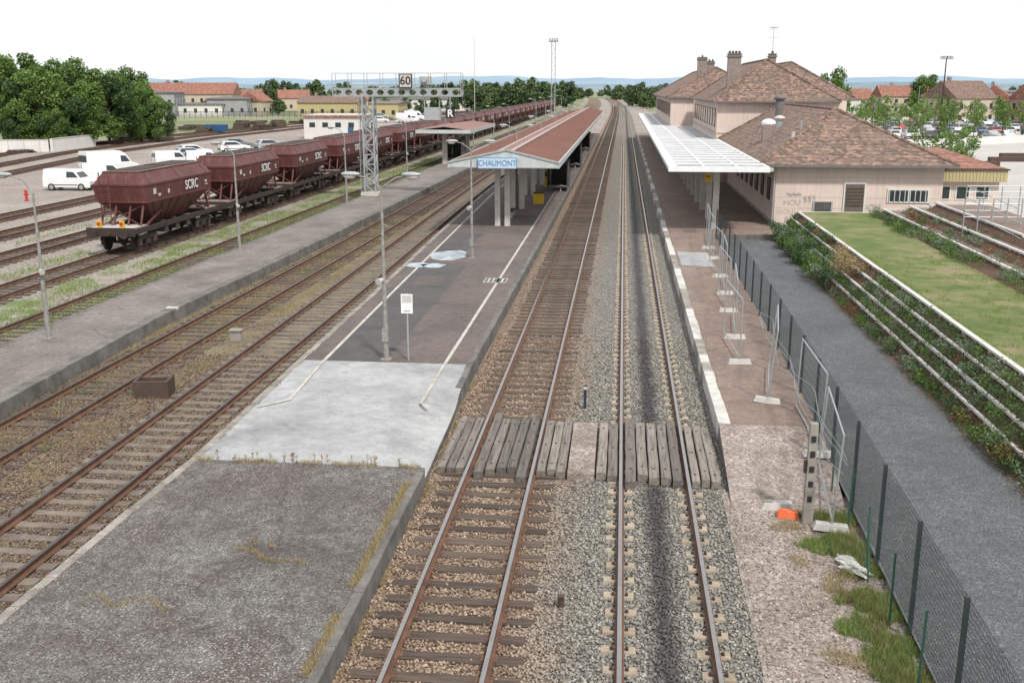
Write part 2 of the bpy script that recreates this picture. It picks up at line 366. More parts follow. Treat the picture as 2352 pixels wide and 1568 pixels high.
# ---------------------------------------------------------------- camera
fpx=2354.;p=rad(13.89);a=rad(6.05);CH=8.47
sp,cp,sa,ca=math.sin(p),math.cos(p),math.sin(a),math.cos(a)
R=Vector((ca,sa,0));U=Vector((-sa*sp,ca*sp,cp));F=Vector((-sa*cp,ca*cp,-sp))
cam=bpy.data.cameras.new('camera');co=link('camera',cam);S.camera=co
mm=Matrix((R,U,-F)).transposed().to_4x4(); mm.translation=Vector((0,0,CH)); co.matrix_world=mm
cam.sensor_width=36;cam.lens=fpx/2352*36;cam.clip_end=9000;cam.clip_start=.1
# ---------------------------------------------------------------- light
w=bpy.data.worlds.new('World');S.world=w;w.use_nodes=True;n=w.node_tree
bg=n.nodes['Background'];sk=n.nodes.new('ShaderNodeTexSky');sk.sky_type='NISHITA';sk.sun_disc=False
EL,AZ=rad(50),rad(150)   # sun is behind the camera, to the right
sk.sun_elevation=EL;sk.sun_rotation=AZ;sk.dust_density=2.
t=n.nodes.new('ShaderNodeTexCoord');cl=noi(n,t.outputs['Generated'],2.2,6,.6)
n.links.new(mix(n,ramp(n,cl,[(.35,.80),(.6,.95)]),sk.outputs[0],(11.4,11.6,11.9)),bg.inputs[0]);bg.inputs[1].default_value=.1
sun=bpy.data.lights.new('sun','SUN');sun.energy=3.9;sun.angle=rad(5);sun.color=(1,.95,.87)
so=link('sun',sun)
d=Vector((math.sin(AZ)*math.cos(EL),math.cos(AZ)*math.cos(EL),math.sin(EL)))
so.rotation_euler=d.to_track_quat('Z','Y').to_euler()
S.view_settings.view_transform='Standard';S.view_settings.look='None';S.view_settings.exposure=0
# ---------------------------------------------------------------- ground
def lerp(pl,y):
    for (x0,y0),(x1,y1) in zip(pl,pl[1:]):
        if y<=y1: return x0+(x1-x0)*(y-y0)/(y1-y0)
    return pl[-1][0]
def farx(y): return 0 if y<300 else -((y-300)/250.)**2*2.3
def steps(y0,y1):
    ys=[y0]; y=y0
    while y<y1:
        y+= 4 if y<60 else 10 if y<300 else 20
        ys.append(min(y,y1))
    return ys
g=B();N=48
g.add([(4500*math.cos(2*math.pi*i/N),4500*math.sin(2*math.pi*i/N)+500,-.42) for i in range(N)],[tuple(range(N))],'ground'); one('ground',g)
g=B()
YS=steps(4,900)
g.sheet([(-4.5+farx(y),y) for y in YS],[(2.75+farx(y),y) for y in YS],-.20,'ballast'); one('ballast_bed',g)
g=B()
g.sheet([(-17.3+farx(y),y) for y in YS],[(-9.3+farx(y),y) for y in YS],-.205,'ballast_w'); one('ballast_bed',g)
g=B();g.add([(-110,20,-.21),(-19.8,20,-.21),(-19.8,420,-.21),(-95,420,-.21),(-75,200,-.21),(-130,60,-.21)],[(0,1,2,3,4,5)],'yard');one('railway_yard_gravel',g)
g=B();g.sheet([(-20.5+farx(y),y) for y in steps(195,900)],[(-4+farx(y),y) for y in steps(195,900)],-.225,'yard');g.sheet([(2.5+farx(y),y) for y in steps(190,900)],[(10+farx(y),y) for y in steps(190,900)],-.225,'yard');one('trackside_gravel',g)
g=B();g.sheet([(2.3,5),(2.35,21.5)],[(5.3,5),(5.3,21.5)],-.17,'pink');one('gravel_verge',g)
# ---------------------------------------------------------------- tracks
def rail(b,pts,head='steel',side='rail'):
    prof=[(-.075,-.165),(.075,-.165),(.075,-.145),(.012,-.12),(.012,-.045),(.036,-.03),(.036,0),(-.036,0),(-.036,-.03),(-.012,-.045),(-.012,-.12),(-.075,-.145)]
    k=len(prof);vs=[]
    for x,y in pts:
        for u,z in prof: vs.append((x+u,y,z))
    fs=[];fh=[]
    for i in range(len(pts)-1):
        for j in range(k):
            q=(i*k+j,i*k+(j+1)%k,(i+1)*k+(j+1)%k,(i+1)*k+j)
            (fh if j==6 else fs).append(q)
    o=len(b.v); b.add(vs,fs,side); kk=b.mi(head)
    for q in fh: b.f.append([o+t for t in q]); b.m.append(kk)
    b.add([(pts[0][0]+u,pts[0][1],z) for u,z in prof],[tuple(range(k))],side)
def track(cx,y0,y1,kind,head='steel',side='rail',ysl=320):
    r=B();sl=B();ys=steps(y0,y1)
    for o in(-.75,.75): rail(r,[(cx(y)+o,y) for y in ys],head,side)
    y=y0+.1
    while y<min(ysl,y1):
        x=cx(y);j=random.uniform(-.015,.015)
        if kind=='wood':
            l=1.3+random.uniform(-.05,.05);q=random.uniform(-.025,.025);hw=random.uniform(.115,.135);zt=-.16+random.uniform(-.012,.003)
            sl.add([(x-l,y-hw+j-q,-.3),(x+l,y-hw+j+q,-.3),(x+l,y+hw+j+q,-.3),(x-l,y+hw+j-q,-.3),(x-l,y-hw+j-q,zt),(x+l,y-hw+j+q,zt),(x+l,y+hw+j+q,zt),(x-l,y+hw+j-q,zt)],[(4,5,6,7),(0,1,5,4),(1,2,6,5),(2,3,7,6),(3,0,4,7)],'sl_wood')
            if y<45:
                for o in(-.75,.75): sl.box(x+o-.14,x+o+.14,y-.08,y+.08,-.17,-.15,'rail')
        elif kind=='biblock':
            for o in(-.75,.75): sl.box(x+o-.30+random.uniform(-.03,.03),x+o+.30+random.uniform(-.03,.03),y-.13+j,y+.13+j,-.3,-.155+random.uniform(-.01,0),'sl_conc',(.04,.03)); 
            for o in(-.75,.75):
                for q in(-.12,.12): sl.box(x+o+q-.025,x+o+q+.025,y-.035,y+.035,-.158,-.125,'wagon_dk')
        else:
            for s_ in(-1,1): 
                sl.add([(x,y-.12,-.185),(x,y+.12,-.185),(x+s_*.45,y+.12,-.185),(x+s_*.45,y-.12,-.185),(x+s_*1.15,y-.13,-.155),(x+s_*1.15,y+.13,-.155)],[(0,3,2,1) if s_>0 else (0,1,2,3),(3,4,5,2) if s_>0 else (3,2,5,4)],'sl_conc2')
                sl.add([(x,y-.12,-.3),(x+s_*.45,y-.12,-.3),(x+s_*1.15,y-.13,-.3),(x,y-.12,-.185),(x+s_*.45,y-.12,-.185),(x+s_*1.15,y-.13,-.155)],[(0,1,4,3),(1,2,5,4)],'sl_conc2')
        y+=.6
    return multi('railway_track',dict(rails=r,sleepers=sl))
track(lambda y:.9+farx(y),8,900,'biblock')
track(lambda y:-2.61+farx(y),8.1,900,'wood',ysl=500)
T3=[(-11.42,0),(-11.42,20),(-11.75,42),(-12.3,71),(-12.6,95),(-12.6,2000)]
T4=[(-15.2,0),(-15.2,30),(-15.0,56),(-14.9,2000)]
track(lambda y:lerp(T3,y)+farx(y),8,600,'mono','rail_dk')
track(lambda y:lerp(T4,y)+farx(y),14,600,'wood','rail_dk')
for x in(-21.6,-26.55,-31.9,-36.9,-42.):
    track(lambda y,x=x:x+farx(y)+max(0,(y-120)*.004*(-x-26)*.25 if x<-30 else 0),24,430,'wood','rail_dk',ysl=260)
for off in(0,-5.5,-12.):
    TT=[(-58+off,60),(-62+off,95),(-70+off*1.1,137),(-72+off,180),(-70+off,226),(-62+off*.8,300),(-55+off*.5,380)]
    track(lambda y,TT=TT:lerp(TT,y),60,380,'wood','rail_dk',ysl=240)
# crossing timbers
b=B()
def boards(x0,x1,y0,y1,nb,z=-.01):
    wd=(x1-x0)/nb
    for i in range(nb):
        e0=random.uniform(-.12,.12);e1=random.uniform(-.12,.12)
        if nb>=5 and i in(0,nb-1): e0-=.35;e1+=.35
        q=random.uniform(-.012,.012);X0=x0+i*wd+random.uniform(.008,.026);X1=x0+(i+1)*wd-random.uniform(.008,.026);zt=z+random.uniform(-.03,.01)
        ny=8;vs=[]
        for k in range(ny+1):
            yy=y0+e0+(y1+e1-y0-e0)*k/ny;w_=random.uniform(-.007,.007)
            vs+=[(X0+q*k/ny+w_,yy,-.19),(X0+q*k/ny+w_,yy,zt-.014),(X0+.02+q*k/ny,yy,zt+random.uniform(-.005,.005)),(X1-.02+q*k/ny,yy,zt+random.uniform(-.005,.005)),(X1+q*k/ny+w_,yy,zt-.014),(X1+q*k/ny+w_,yy,-.19)]
        fs=[(k*6+j,k*6+j+1,k*6+7+j,k*6+6+j) for k in range(ny) for j in range(5)]+[tuple(range(6))[::-1],tuple(range(ny*6,ny*6+6))]
        b.add(vs,[f[::-1] for f in fs],'board')
        for qq in(.12,.5,.88):
            yy=y0+(y1-y0)*qq+random.uniform(-.15,.15); b.box((X0+X1)/2-.025,(X0+X1)/2+.025,yy-.025,yy+.025,zt-.03,zt+.012,'wagon_dk')
boards(-4.1,-3.42,22,25.7,3);boards(-3.22,-1.98,22,25.7,5,.0);boards(-1.79,-1.1,22,25.7,3)
boards(-.42,.09,21.9,25.6,2);boards(.24,1.56,21.9,25.6,5,.0);boards(1.72,2.38,21.8,25.5,3)
one('level_crossing_timbers',b)
b=B();b.slab([(-1.06,21.9),(-1.08,25.6)],[(-.45,21.9),(-.46,25.6)],-.2,-.03,'pink');one('crossing_infill',b)
def stones(name,x0,x1,y0,y1,dens,mat,z,excl,sz=(.024,.045)):
    nn=int((x1-x0)*(y1-y0)*dens)
    y=y0+(y1-y0)*rng.random(nn)**1.25; x=rng.uniform(x0,x1,nn)
    keep=excl(x,y); x=x[keep];y=y[keep];nn=len(x)
    base=np.array([(1,0,0),(0,1,0),(-1,0,0),(0,-1,0),(0,0,1),(0,0,-1)],float)
    s=rng.uniform(sz[0],sz[1],nn)
    V=base[None]*rng.uniform(.55,1.25,(nn,6,1))+rng.uniform(-.25,.25,(nn,6,3))
    a1=rng.uniform(0,6.283,nn);a2=rng.uniform(-.7,.7,nn)
    c1,s1,c2,s2=np.cos(a1),np.sin(a1),np.cos(a2),np.sin(a2)
    X=V[:,:,0]*c2[:,None]+V[:,:,2]*s2[:,None];Z=-V[:,:,0]*s2[:,None]+V[:,:,2]*c2[:,None];Y=V[:,:,1]
    V=np.stack([X*c1[:,None]-Y*s1[:,None],X*s1[:,None]+Y*c1[:,None],Z*.8],2)*s[:,None,None]
    V[:,:,0]+=x[:,None];V[:,:,1]+=y[:,None];V[:,:,2]+=(z+rng.uniform(-.01,.02,nn))[:,None]
    tri=np.array([(0,1,4),(1,2,4),(2,3,4),(3,0,4),(1,0,5),(2,1,5),(3,2,5),(0,3,5)])
    Fc=(tri[None]+6*np.arange(nn)[:,None,None]).reshape(-1,3)
    me=bpy.data.meshes.new(name);me.vertices.add(nn*6);me.vertices.foreach_set('co',V.ravel())
    me.loops.add(len(Fc)*3);me.loops.foreach_set('vertex_index',Fc.ravel())
    me.polygons.add(len(Fc));me.polygons.foreach_set('loop_start',np.arange(len(Fc))*3);me.polygons.foreach_set('loop_total',np.full(len(Fc),3))
    me.update();me.validate();me.materials.append(MT[mat]);return link(name,me)
def ex_main(x,y):
    k=np.ones(len(x),bool)
    for r in(-3.36,-1.86,.15,1.65): k&=abs(x-r)>.085
    ph=(y-8.2)%.6; on=(ph<.135)|(ph>.465)
    k&=~(on&(abs(x+2.61)<1.29)&(rng.random(len(x))<.985))
    ph=(y-8.1)%.6; on=(ph<.13)|(ph>.47)
    k&=~(on&((abs(x-.15)<.28)|(abs(x-1.65)<.28)))
    k&=~((y>21.6)&(y<25.9)&(x>-4.2)&(x<2.4)); return k
stones('ballast_stones',-4.25,2.45,12.3,36,400,'stones',-.19,ex_main)
def ex_w(x,y):
    k=(abs(x+12.17)>.085)&(abs(x+10.67)>.085)&(abs(x+15.95)>.08)&(abs(x+14.45)>.08)
    ph=(y-8.1)%.6;on=(ph<.12)|(ph>.48);k&=~(on&(abs(x+11.42)<1.1)); return k
stones('ballast_stones',-16.6,-9.8,13.5,32,240,'stone_w',-.195,ex_w)
stones('verge_stones',2.4,4.9,12,21,230,'stone_p',-.165,lambda x,y:np.ones(len(x),bool),(.012,.034))
# ---------------------------------------------------------------- platforms
EL_=[(-9.77,6),(-9.75,14),(-9.6,21.6),(-9.85,30),(-10.12,42),(-10.6,60),(-11.,80),(-11.1,196)]
ER_=[(-4.15,6),(-4.15,14),(-4.2,21),(-4.42,30),(-4.35,55),(-4.35,196)]
def both(l,r,y0,y1,lo=0,ro=0):
    ys=sorted(set([y0,y1]+[y for x,y in l+r if y0<y<y1])); return [(lerp(l,y)+lo,y) for y in ys],[(lerp(r,y)+ro,y) for y in ys]
P={}
b=B();L,Rr=both(EL_,ER_,6,21.2);b.slab(L,Rr,-.35,.25,'asph_near','kerb_dark');P['near_surface']=b
b=B();L,Rr=both(EL_,ER_,30,196);b.slab(L,Rr,-.35,.25,'asph_isl','kerb_dark');P['surface']=b
b=B();nx,ny=14,12;vs=[]
for j in range(ny+1):
    y=21.2+(30-21.2)*j/ny
    for i in range(nx+1):
        u=i/nx; xl=lerp(EL_,y);xr=lerp(ER_,y);x=xl+(xr-xl)*u
        fall=max(0,min(1,(u-.72)/.28))*max(0,min(1,(27.6-y)/1.6))
        vs.append((x,y,.25-.26*fall*fall*(3-2*fall)+.012*mnoise.noise(Vector((x*.7,y*.7,0)))*(0 if j in(0,ny) else 1)))
fs=[(j*(nx+1)+i,j*(nx+1)+i+1,(j+1)*(nx+1)+i+1,(j+1)*(nx+1)+i) for j in range(ny) for i in range(nx)]
b.add(vs,fs,'conc_patch')
for i in(0,nx):
    ring=[vs[j*(nx+1)+i] for j in range(ny+1)];q=[(x,y,-.35) for x,y,z in ring]
    b.add(ring+q,[(j,j+1,ny+2+j,ny+1+j) for j in range(ny)],'kerb_dark')
P['concrete_slab']=b
b=B()
def kerbs(pl,off0,off1,y0,y1,step,m,z=.25,gap=.012,jit=.012):
    y=y0
    while y<y1-.05:
        ye=min(y+step*random.uniform(.9,1.1),y1);a0,a1=lerp(pl,y),lerp(pl,ye)
        j=random.uniform(-jit,jit);j2=random.uniform(-jit,jit);zz=z+random.uniform(.003,.016);z2=z+random.uniform(.003,.016)
        vs=[(a0+off0+j,y+gap,-.3),(a0+off1+j,y+gap,-.3),(a1+off1+j2,ye-gap,-.3),(a1+off0+j2,ye-gap,-.3)]
        vs+=[(vs[0][0],y+gap,zz),(vs[1][0],y+gap,zz),(vs[2][0],ye-gap,z2),(vs[3][0],ye-gap,z2)]
        b.add(vs,[(4,5,6,7),(0,1,5,4),(1,2,6,5),(2,3,7,6),(3,0,4,7)],m); y=ye
kerbs(EL_,-.03,.16,6,196,1.,'kerb',jit=.02);kerbs(ER_,-.15,.03,6,20.9,1.6,'kerb_dark',jit=.01);kerbs(ER_,-.16,.03,27.5,196,1.,'kerb_dark')
P['kerbs']=b
b=B()
def line(pts,wd,z,m):
    for (x0,y0),(x1,y1) in zip(pts,pts[1:]):
        d=Vector((x1-x0,y1-y0));nrm=Vector((-d.y,d.x)).normalized()*wd/2
        b.add([(x0-nrm.x,y0-nrm.y,z),(x0+nrm.x,y0+nrm.y,z),(x1+nrm.x,y1+nrm.y,z),(x1-nrm.x,y1-nrm.y,z)],[(3,2,1,0)],m)
line([(-9.45,25.1),(-8.8,25.8),(-9.05,30)],.09,.272,'paint_line');line([(-9.05,30),(-9.35,42),(-9.75,60),(-10.2,80),(-10.3,190)],.11,.256,'paint_line')
line([(-4.95,25.6),(-5.2,25.9),(-5.25,30)],.09,.268,'paint_line');line([(-5.25,30),(-5.3,60),(-5.4,100),(-5.4,190)],.11,.256,'paint_line')
P['painted_lines']=b
b=B()
b.sheet([(-9.0,30.02),(-9.2,38),(-9.5,48)],[(-7.15,30.02),(-7.15,40),(-7.3,48)],.254,'asph_dark')
b.sheet([(-9.6,52),(-9.9,59)],[(-7.9,52),(-7.9,59)],.2545,'asph_dark')
b.sheet([(-8.9,42.5),(-8.9,44.6)],[(-7.7,42.5),(-7.7,44.6)],.258,'asph_isl')
b.box(-5.9,-4.9,43.6,44.6,.25,.256,'paint_line');
for i in range(5): b.box(-5.85+i*.2,-5.74+i*.2,43.7,44.5,.25,.259,'asph_dark')
P['tar_patches']=b
multi('island_platform',P)
def blob(name,cx,cy,rx,ry,z,m,seed):
    b=B();pts=[]
    for i in range(40):
        a=i*math.tau/40;r=1+.35*mnoise.noise(Vector((math.cos(a)*1.2+seed,math.sin(a)*1.2,seed)))+.12*mnoise.noise(Vector((math.cos(a)*4+seed,math.sin(a)*4,seed)))
        pts.append((cx+rx*r*math.cos(a),cy+ry*r*math.sin(a),z))
    b.poly(pts,m);return b
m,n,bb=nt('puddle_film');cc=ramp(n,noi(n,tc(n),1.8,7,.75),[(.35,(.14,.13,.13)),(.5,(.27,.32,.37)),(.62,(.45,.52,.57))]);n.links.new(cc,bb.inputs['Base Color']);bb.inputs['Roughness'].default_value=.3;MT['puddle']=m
for i,(x,y,rx,ry) in enumerate([(-8.55,50.6,.95,1.5),(-9.6,47.7,.5,.7),(-8.8,47.6,.6,.6)]): one('puddle',blob('p',x,y,rx,ry,.262,'puddle',i*3.1))
PR=[(-16.3,14),(-16.45,25),(-16.7,30),(-16.9,36),(-16.7,46),(-16.55,56),(-16.1,109),(-16.1,190)]
PL=[(-20.2,14),(-20.2,190)]
P={};b=B();L,Rr=both(PL,PR,14,190);b.slab(L,Rr,-.35,.25,'asph_p2','kerb_dark');P['surface']=b
b=B();kerbs(PR,-.38,.03,14,190,1.2,'kerb_dark',jit=.03);kerbs(PL,-.03,.15,14,190,1.2,'kerb_dark');b.box(-17.3,-16.86,36.9,37.15,.2,.275,'paint');P['kerbs']=b
multi('west_platform',P)
SL=[(2.62,20.6),(2.62,25),(2.55,59),(2.55,200)]
SR=[(4.95,20.6),(5.05,25),(5.25,34),(5.38,59.9),(9.3,60),(9.3,200)]
P={};b=B()
nx,ny=8,12;vs=[]
for j in range(ny+1):
    y=20.6+(25-20.6)*j/ny
    for i in range(nx+1):
        u=i/nx;x=2.5+.1*j/ny+(4.9+.12*j/ny-2.5)*u
        zr=[(0,-.175),(.12,-.11),(.3,-.03),(.75,.12),(1,.252)];t=j/ny;z=0
        for (t0,z0),(t1,z1) in zip(zr,zr[1:]):
            if t0<=t<=t1: z=z0+(z1-z0)*(t-t0)/(t1-t0)
        vs.append((x,y-.25*math.sin(u*5)*(1-t),z+(.01*mnoise.noise(Vector((x,y,0))) if 0<j<ny else 0)))
b.add(vs,[(j*(nx+1)+i,j*(nx+1)+i+1,(j+1)*(nx+1)+i+1,(j+1)*(nx+1)+i) for j in range(ny) for i in range(nx)],'pink')
ring=[vs[j*(nx+1)] for j in range(ny+1)];q=[(x,y,-.35) for x,y,z in ring];b.add(ring+q,[(j,j+1,ny+2+j,ny+1+j) for j in range(ny)],'kerb_dark');P['ramp']=b
b=B();L,Rr=both(SL,SR,25,200);b.slab(L,Rr,-.35,.25,'asph_red','kerb_dark');P['surface']=b
b=B()
y=25.
while y<190:
    k=int((y-25)/.98);r=random.random()
    m='paint' if (k%9<5 and r<.9) or r<.1 else 'kerb'
    x=lerp(SL,y);b.box(x-.03,x+.25+random.uniform(-.02,.02),y+.01,y+.988,-.25,.258+random.uniform(0,.012),m);y+=1
P['edge_stones']=b
b=B()
b.add([(2.95,49,.256),(4.5,48.6,.256),(4.5,53,.256),(2.95,53.2,.256)],[(0,1,2,3)],'conc_patch');b.box(3.7,4.5,60.5,62,.25,.262,'door');P['patches']=b
multi('station_platform',P)
g=B();g.sheet([(4.6,6),(5.0,23),(5.2,34),(5.4,60)],[(9.0,6),(8.95,23),(9.1,47),(9.3,64)],-.02,'path');one('asphalt_path',g)
g=B();g.add([(19.,58,-.1),(130,58,-.1),(260,330,-.1),(12,330,-.1),(12,200,-.1),(23,70,-.1)],[(0,1,2,3,4,5)],'plaza');one('station_square',g)
# ---------------------------------------------------------------- fence (dark mesh)
FL=[(4.6,8),(4.7,12),(5.0,23),(5.2,34),(5.35,58),(5.4,60)]
P={};b=B();y=8.
while y<59:
    x=lerp(FL,y);b.box(x-.03,x+.03,y-.03,y+.03,-.1,1.9,'anth');y+=2.5
P['posts']=b
b=B();y=8.
while y<59.5:
    x=lerp(FL,y)+.04;h=.0068
    b.add([(x,y-h,.02),(x,y+h,.02),(x,y+h,1.84),(x,y-h,1.84)],[(0,1,2,3)],'anth');y+=.05 if y<40 else .06
for k in range(22):
    z=.05+k*.085;pts=[(lerp(FL,y)+.046,y) for y in(8,12,23,34,58,59.5)]
    for (x0,y0),(x1,y1) in zip(pts,pts[1:]): b.add([(x0,y0,z-.005),(x1,y1,z-.005),(x1,y1,z+.005),(x0,y0,z+.005)],[(0,1,2,3)],'anth')
P['mesh']=b;multi('mesh_fence',P)
b=B();y=14.
pts=[]
while y<24:
    x=lerp(FL,y)-.22;tz=random.uniform(-.05,.05);b.cyl((x,y,-.15),(x+tz,y,1.15),.02,.02,6,'green');pts.append((x+tz,y));y+=1.9
b.cyl((pts[2][0]-.05,pts[2][1]-.5,-.1),(pts[2][0],pts[2][1],1.1),.018,.018,6,'green')
for z in(.1,.5,1.1):
    for (x0,y0),(x1,y1) in zip(pts,pts[1:]): b.cyl((x0,y0,z),(x1,y1,z-random.uniform(0,.06)),.004,.004,4,'green')
one('wire_fence',b)
def panel():
    fr=B();W=3.4;Hh=2.
    for q in[((0,0,.1),(0,0,Hh)),((0,W,.1),(0,W,Hh)),((0,0,.2),(0,W,.2)),((0,0,Hh),(0,W,Hh))]: fr.cyl(*q,.021,.021,6,'galv')
    wr=B()
    y=.1
    while y<W: wr.add([(0,y-.003,.2),(0,y+.003,.2),(0,y+.003,Hh),(0,y-.003,Hh)],[(0,1,2,3)],'galv');y+=.1
    z=.25
    while z<Hh: wr.add([(.003,0,z-.003),(.003,W,z-.003),(.003,W,z+.003),(.003,0,z+.003)],[(0,1,2,3)],'galv');z+=.2
    bl=B();bl.box(-.36,.36,-.12,.12,0,.13,'offwhite',(.05,.03));return dict(frame=fr,wires=wr,block=bl)
tp=None
for i,(x,y,r) in enumerate([(3.75,31,.05),(3.95,34.3,-.08),(4.15,38.6,.03),(4.35,42.,-.05),(4.5,46.,.06),(4.6,51,.0),(4.65,54.4,-.04)]):
    if tp is None: tp=multi('temporary_fence_panel',panel(),(x,y,.25),r)
    else: dup(tp,(x,y,.25),r)
e=dup(tp,(4.05,27,.25),-.12);e.rotation_euler=(0,rad(5),-.14)
e=dup(tp,(4.75,23.3,.1),.05);e.rotation_euler=(0,rad(2),.0)
e=dup(tp,(4.35,19.6,-.12),.05);e.rotation_euler=(0,rad(3),-.1)
b=B()
for k in range(3):
    prev=None
    for i in range(24):
        y=19+i*.6;q=(4.35+.012*(y-19)+.08*math.sin(y*1.7+k),y,1.7-.25*k+.12*math.sin(y*.9+k*2))
        if prev: b.cyl(prev,q,.006,.006,4,'galv',False)
        prev=q
one('loose_wire',b)
b=B();b.box(-.1,.1,-.09,.09,0,2.15,'kerb',(.025,.02))
for k in range(5): b.box(-.045,.045,-.10,-.08,.5+k*.32,.62+k*.32,'black')
b.box(-.14,-.09,-.05,.05,1.1,1.35,'wagon_dk');one('concrete_post',b,(3.95,20,-.17))
b=B();b.box(-.36,.36,-.14,.14,0,.14,'offwhite',(.06,.03));b.box(-.3,-.1,-.06,.06,.14,.17,'kerb');one('concrete_block',b,(3.45,20.7,-.16),.05)
b=B();b.box(-.22,.22,-.12,.12,0,.14,'orange',(.03,.03));b.box(-.15,-.02,-.05,.05,.14,.16,'orange');one('orange_block',b,(3.6,20.25,-.16),-.1)
b=B();b.ball((0,0,.03),.14,.3,.06,'bag',26,14,1.1);b.ball((.08,.28,.03),.1,.18,.05,'bag',22,12,1.3)
one('plastic_bag',b,(4.42,17.9,-.13),.5)
# ---------------------------------------------------------------- vegetation helpers
def leafmesh(b,c,r,nn,sz,mat,flat=1.,shell=.45):
    vs=[];fs=[]
    for i in range(nn):
        while True:
            d=Vector((random.uniform(-1,1),random.uniform(-1,1),random.uniform(-1,1)))
            if .1<d.length<1: break
        d=d.normalized()*(shell+(1-shell)*random.random())
        d*=1+.35*mnoise.noise(d*2.4+Vector(c)*.7)
        p=Vector((c[0]+d.x*r[0],c[1]+d.y*r[1],c[2]+d.z*r[2]))
        u=Vector((random.gauss(0,1),random.gauss(0,1),random.gauss(0,.6))).normalized()
        v=u.cross(Vector((random.gauss(0,1),random.gauss(0,1),random.gauss(0,1)))).normalized()
        s=sz*random.uniform(.6,1.3);k=len(vs)
        vs+=[p-u*s,p-v*s*.55,p+u*s,p+v*s*.55];fs.append((k,k+1,k+2,k+3))
    b.add(vs,fs,mat)
def tree(seed,h,rr,nleaf,sz,mats,trunk=.28,low=.25,nl=11):
    random.seed(seed);b=B();t=h*low
    b.cyl((0,0,-.3),(0,0,t),trunk,trunk*.75,8,'bark');b.cyl((0,0,t),(random.uniform(-.3,.3),0,h*.75),trunk*.75,trunk*.15,7,'bark')
    lobes=[]
    for i in range(nl):
        a=i*2.4+random.random();q=i/(nl-1);rad_=rr*(.66*math.sin(math.pi*(.18+.72*q))+.05)*random.uniform(.65,1.2)
        z=t+(h-t)*(.12+.76*q);c=(math.cos(a)*rad_,math.sin(a)*rad_,z)
        lr=rr*random.uniform(.30,.52)*(1-.3*q)*(11/nl)**.3;lobes.append((c,lr))
        b.cyl((0,0,t+(z-t)*.5),c,trunk*.35,trunk*.06,5,'bark',False)
    tot=sum(l[1]**2 for l in lobes)
    for c,lr in lobes: leafmesh(b,c,(lr,lr,lr*.9),int(nleaf*lr*lr/tot),sz,random.choice(mats))
    return b.mesh('tree')
def shrub(b,c,r,nn,sz,mat): leafmesh(b,c,r,nn,sz,mat,shell=.25)
def blades(name,fn,nn,hh,wd,mat):
    vs=[];fs=[]
    for i in range(nn):
        q=fn()
        if q is None: continue
        x,y,z=q;h=hh*random.uniform(.4,1.3);a=random.uniform(0,6.28);l=random.gauss(0,.35)*h;m_=random.gauss(0,.35)*h
        k=len(vs);dx,dy=math.cos(a)*wd/2,math.sin(a)*wd/2
        vs+=[(x-dx,y-dy,z),(x+dx,y+dy,z),(x+l,y+m_,z+h)];fs.append((k,k+1,k+2))
    b=B();b.add(vs,fs,mat);return one(name,b)
random.seed(5)
def nz(x,y,s,o=0): return mnoise.noise(Vector((x*s,y*s,o)))
def f():
    x=random.uniform(3.4,4.95);y=random.uniform(11.5,20.5);return (x,y,-.17) if nz(x,y,1.3)+.35*nz(x,y,5)>-.38+.9*abs(4.5-x) else None
blades('grass_verge',f,46000,.14,.011,'grass')
def f():
    x=random.uniform(3.,4.9);y=random.uniform(11.5,20.5);return (x,y,-.17) if nz(x,y,1.6,4)>-.15+.65*abs(4.3-x) else None
blades('dry_grass_verge',f,18000,.16,.011,'straw')
def f():
    y=random.uniform(12,20.8);return (lerp(ER_,y)-.2+random.gauss(0,.05),y,.24) if nz(0,y,.9,3)>-.1 else None
blades('weeds_along_kerb',f,4500,.10,.011,'straw')
def f():
    y=random.uniform(12,30);return (lerp(ER_,y)+.05+abs(random.gauss(0,.06)),y,-.19) if nz(0,y,.7,13)>.05 else None
blades('weeds_at_wall_foot',f,2500,.14,.011,'straw')
def f():
    x=random.uniform(-9.5,-4.3);return (x,21.2+random.gauss(0,.06),.24) if nz(x,0,1.3,5)>-.2 else None
blades('weeds_in_joint',f,2600,.09,.01,'straw')
def f():
    y=random.uniform(14,45);return (lerp(EL_,y)+.18+random.gauss(0,.03),y,.24) if nz(3,y,.9,33)>.0 else None
blades('weeds_along_west_kerb',f,1800,.06,.011,'weedred')
def f():
    t=random.random()
    if random.random()<.6: x=-6.9+t*1.5;y=16.7-.5*t+.1*math.sin(t*9)
    else: x=-8.7+t*1.6;y=14.6+.15*math.sin(t*12)
    return (x+random.gauss(0,.03),y+random.gauss(0,.03),.24)
blades('weeds_in_crack',f,1300,.07,.01,'straw')
def f():
    x=random.uniform(-17,-12.9);y=random.uniform(16,70);return (x,y,-.2) if nz(x,y,.8,9)>.10-.2*math.exp(-(x+15.2)**2) else None
blades('track_weeds',f,36000,.14,.013,'straw')
def f():
    x=random.uniform(-16.4,-13.);y=random.uniform(18,60);return (x,y,-.2) if nz(x,y,.6,19)>.28 else None
blades('green_track_weeds',f,14000,.13,.014,'grass')
def f():
    x=random.choice([-20.6,-21.6,-21.9,-23.,-24.,-24.4,-28.4,-29.,-34.4])+random.gauss(0,.35);y=random.uniform(28,130);return (x,y,-.2) if nz(x,y,.25,29)>-.05 else None
blades('green_yard_weeds',f,60000,.13,.03,'grass')
def plant(b,x,y,z,h,m):
    b.cyl((x,y,z),(x+random.gauss(0,.02),y,z+h),.006,.004,4,'weedred',False)
    leafmesh(b,(x,y,z+h*.8),(.07,.07,h*.35),16,.018,m,shell=.1)
b=B()
for i in range(30): plant(b,random.uniform(-9.2,-4.5),21.2+random.gauss(0,.08),.24,random.uniform(.08,.28),'leafY' if i%3 else 'leafR')
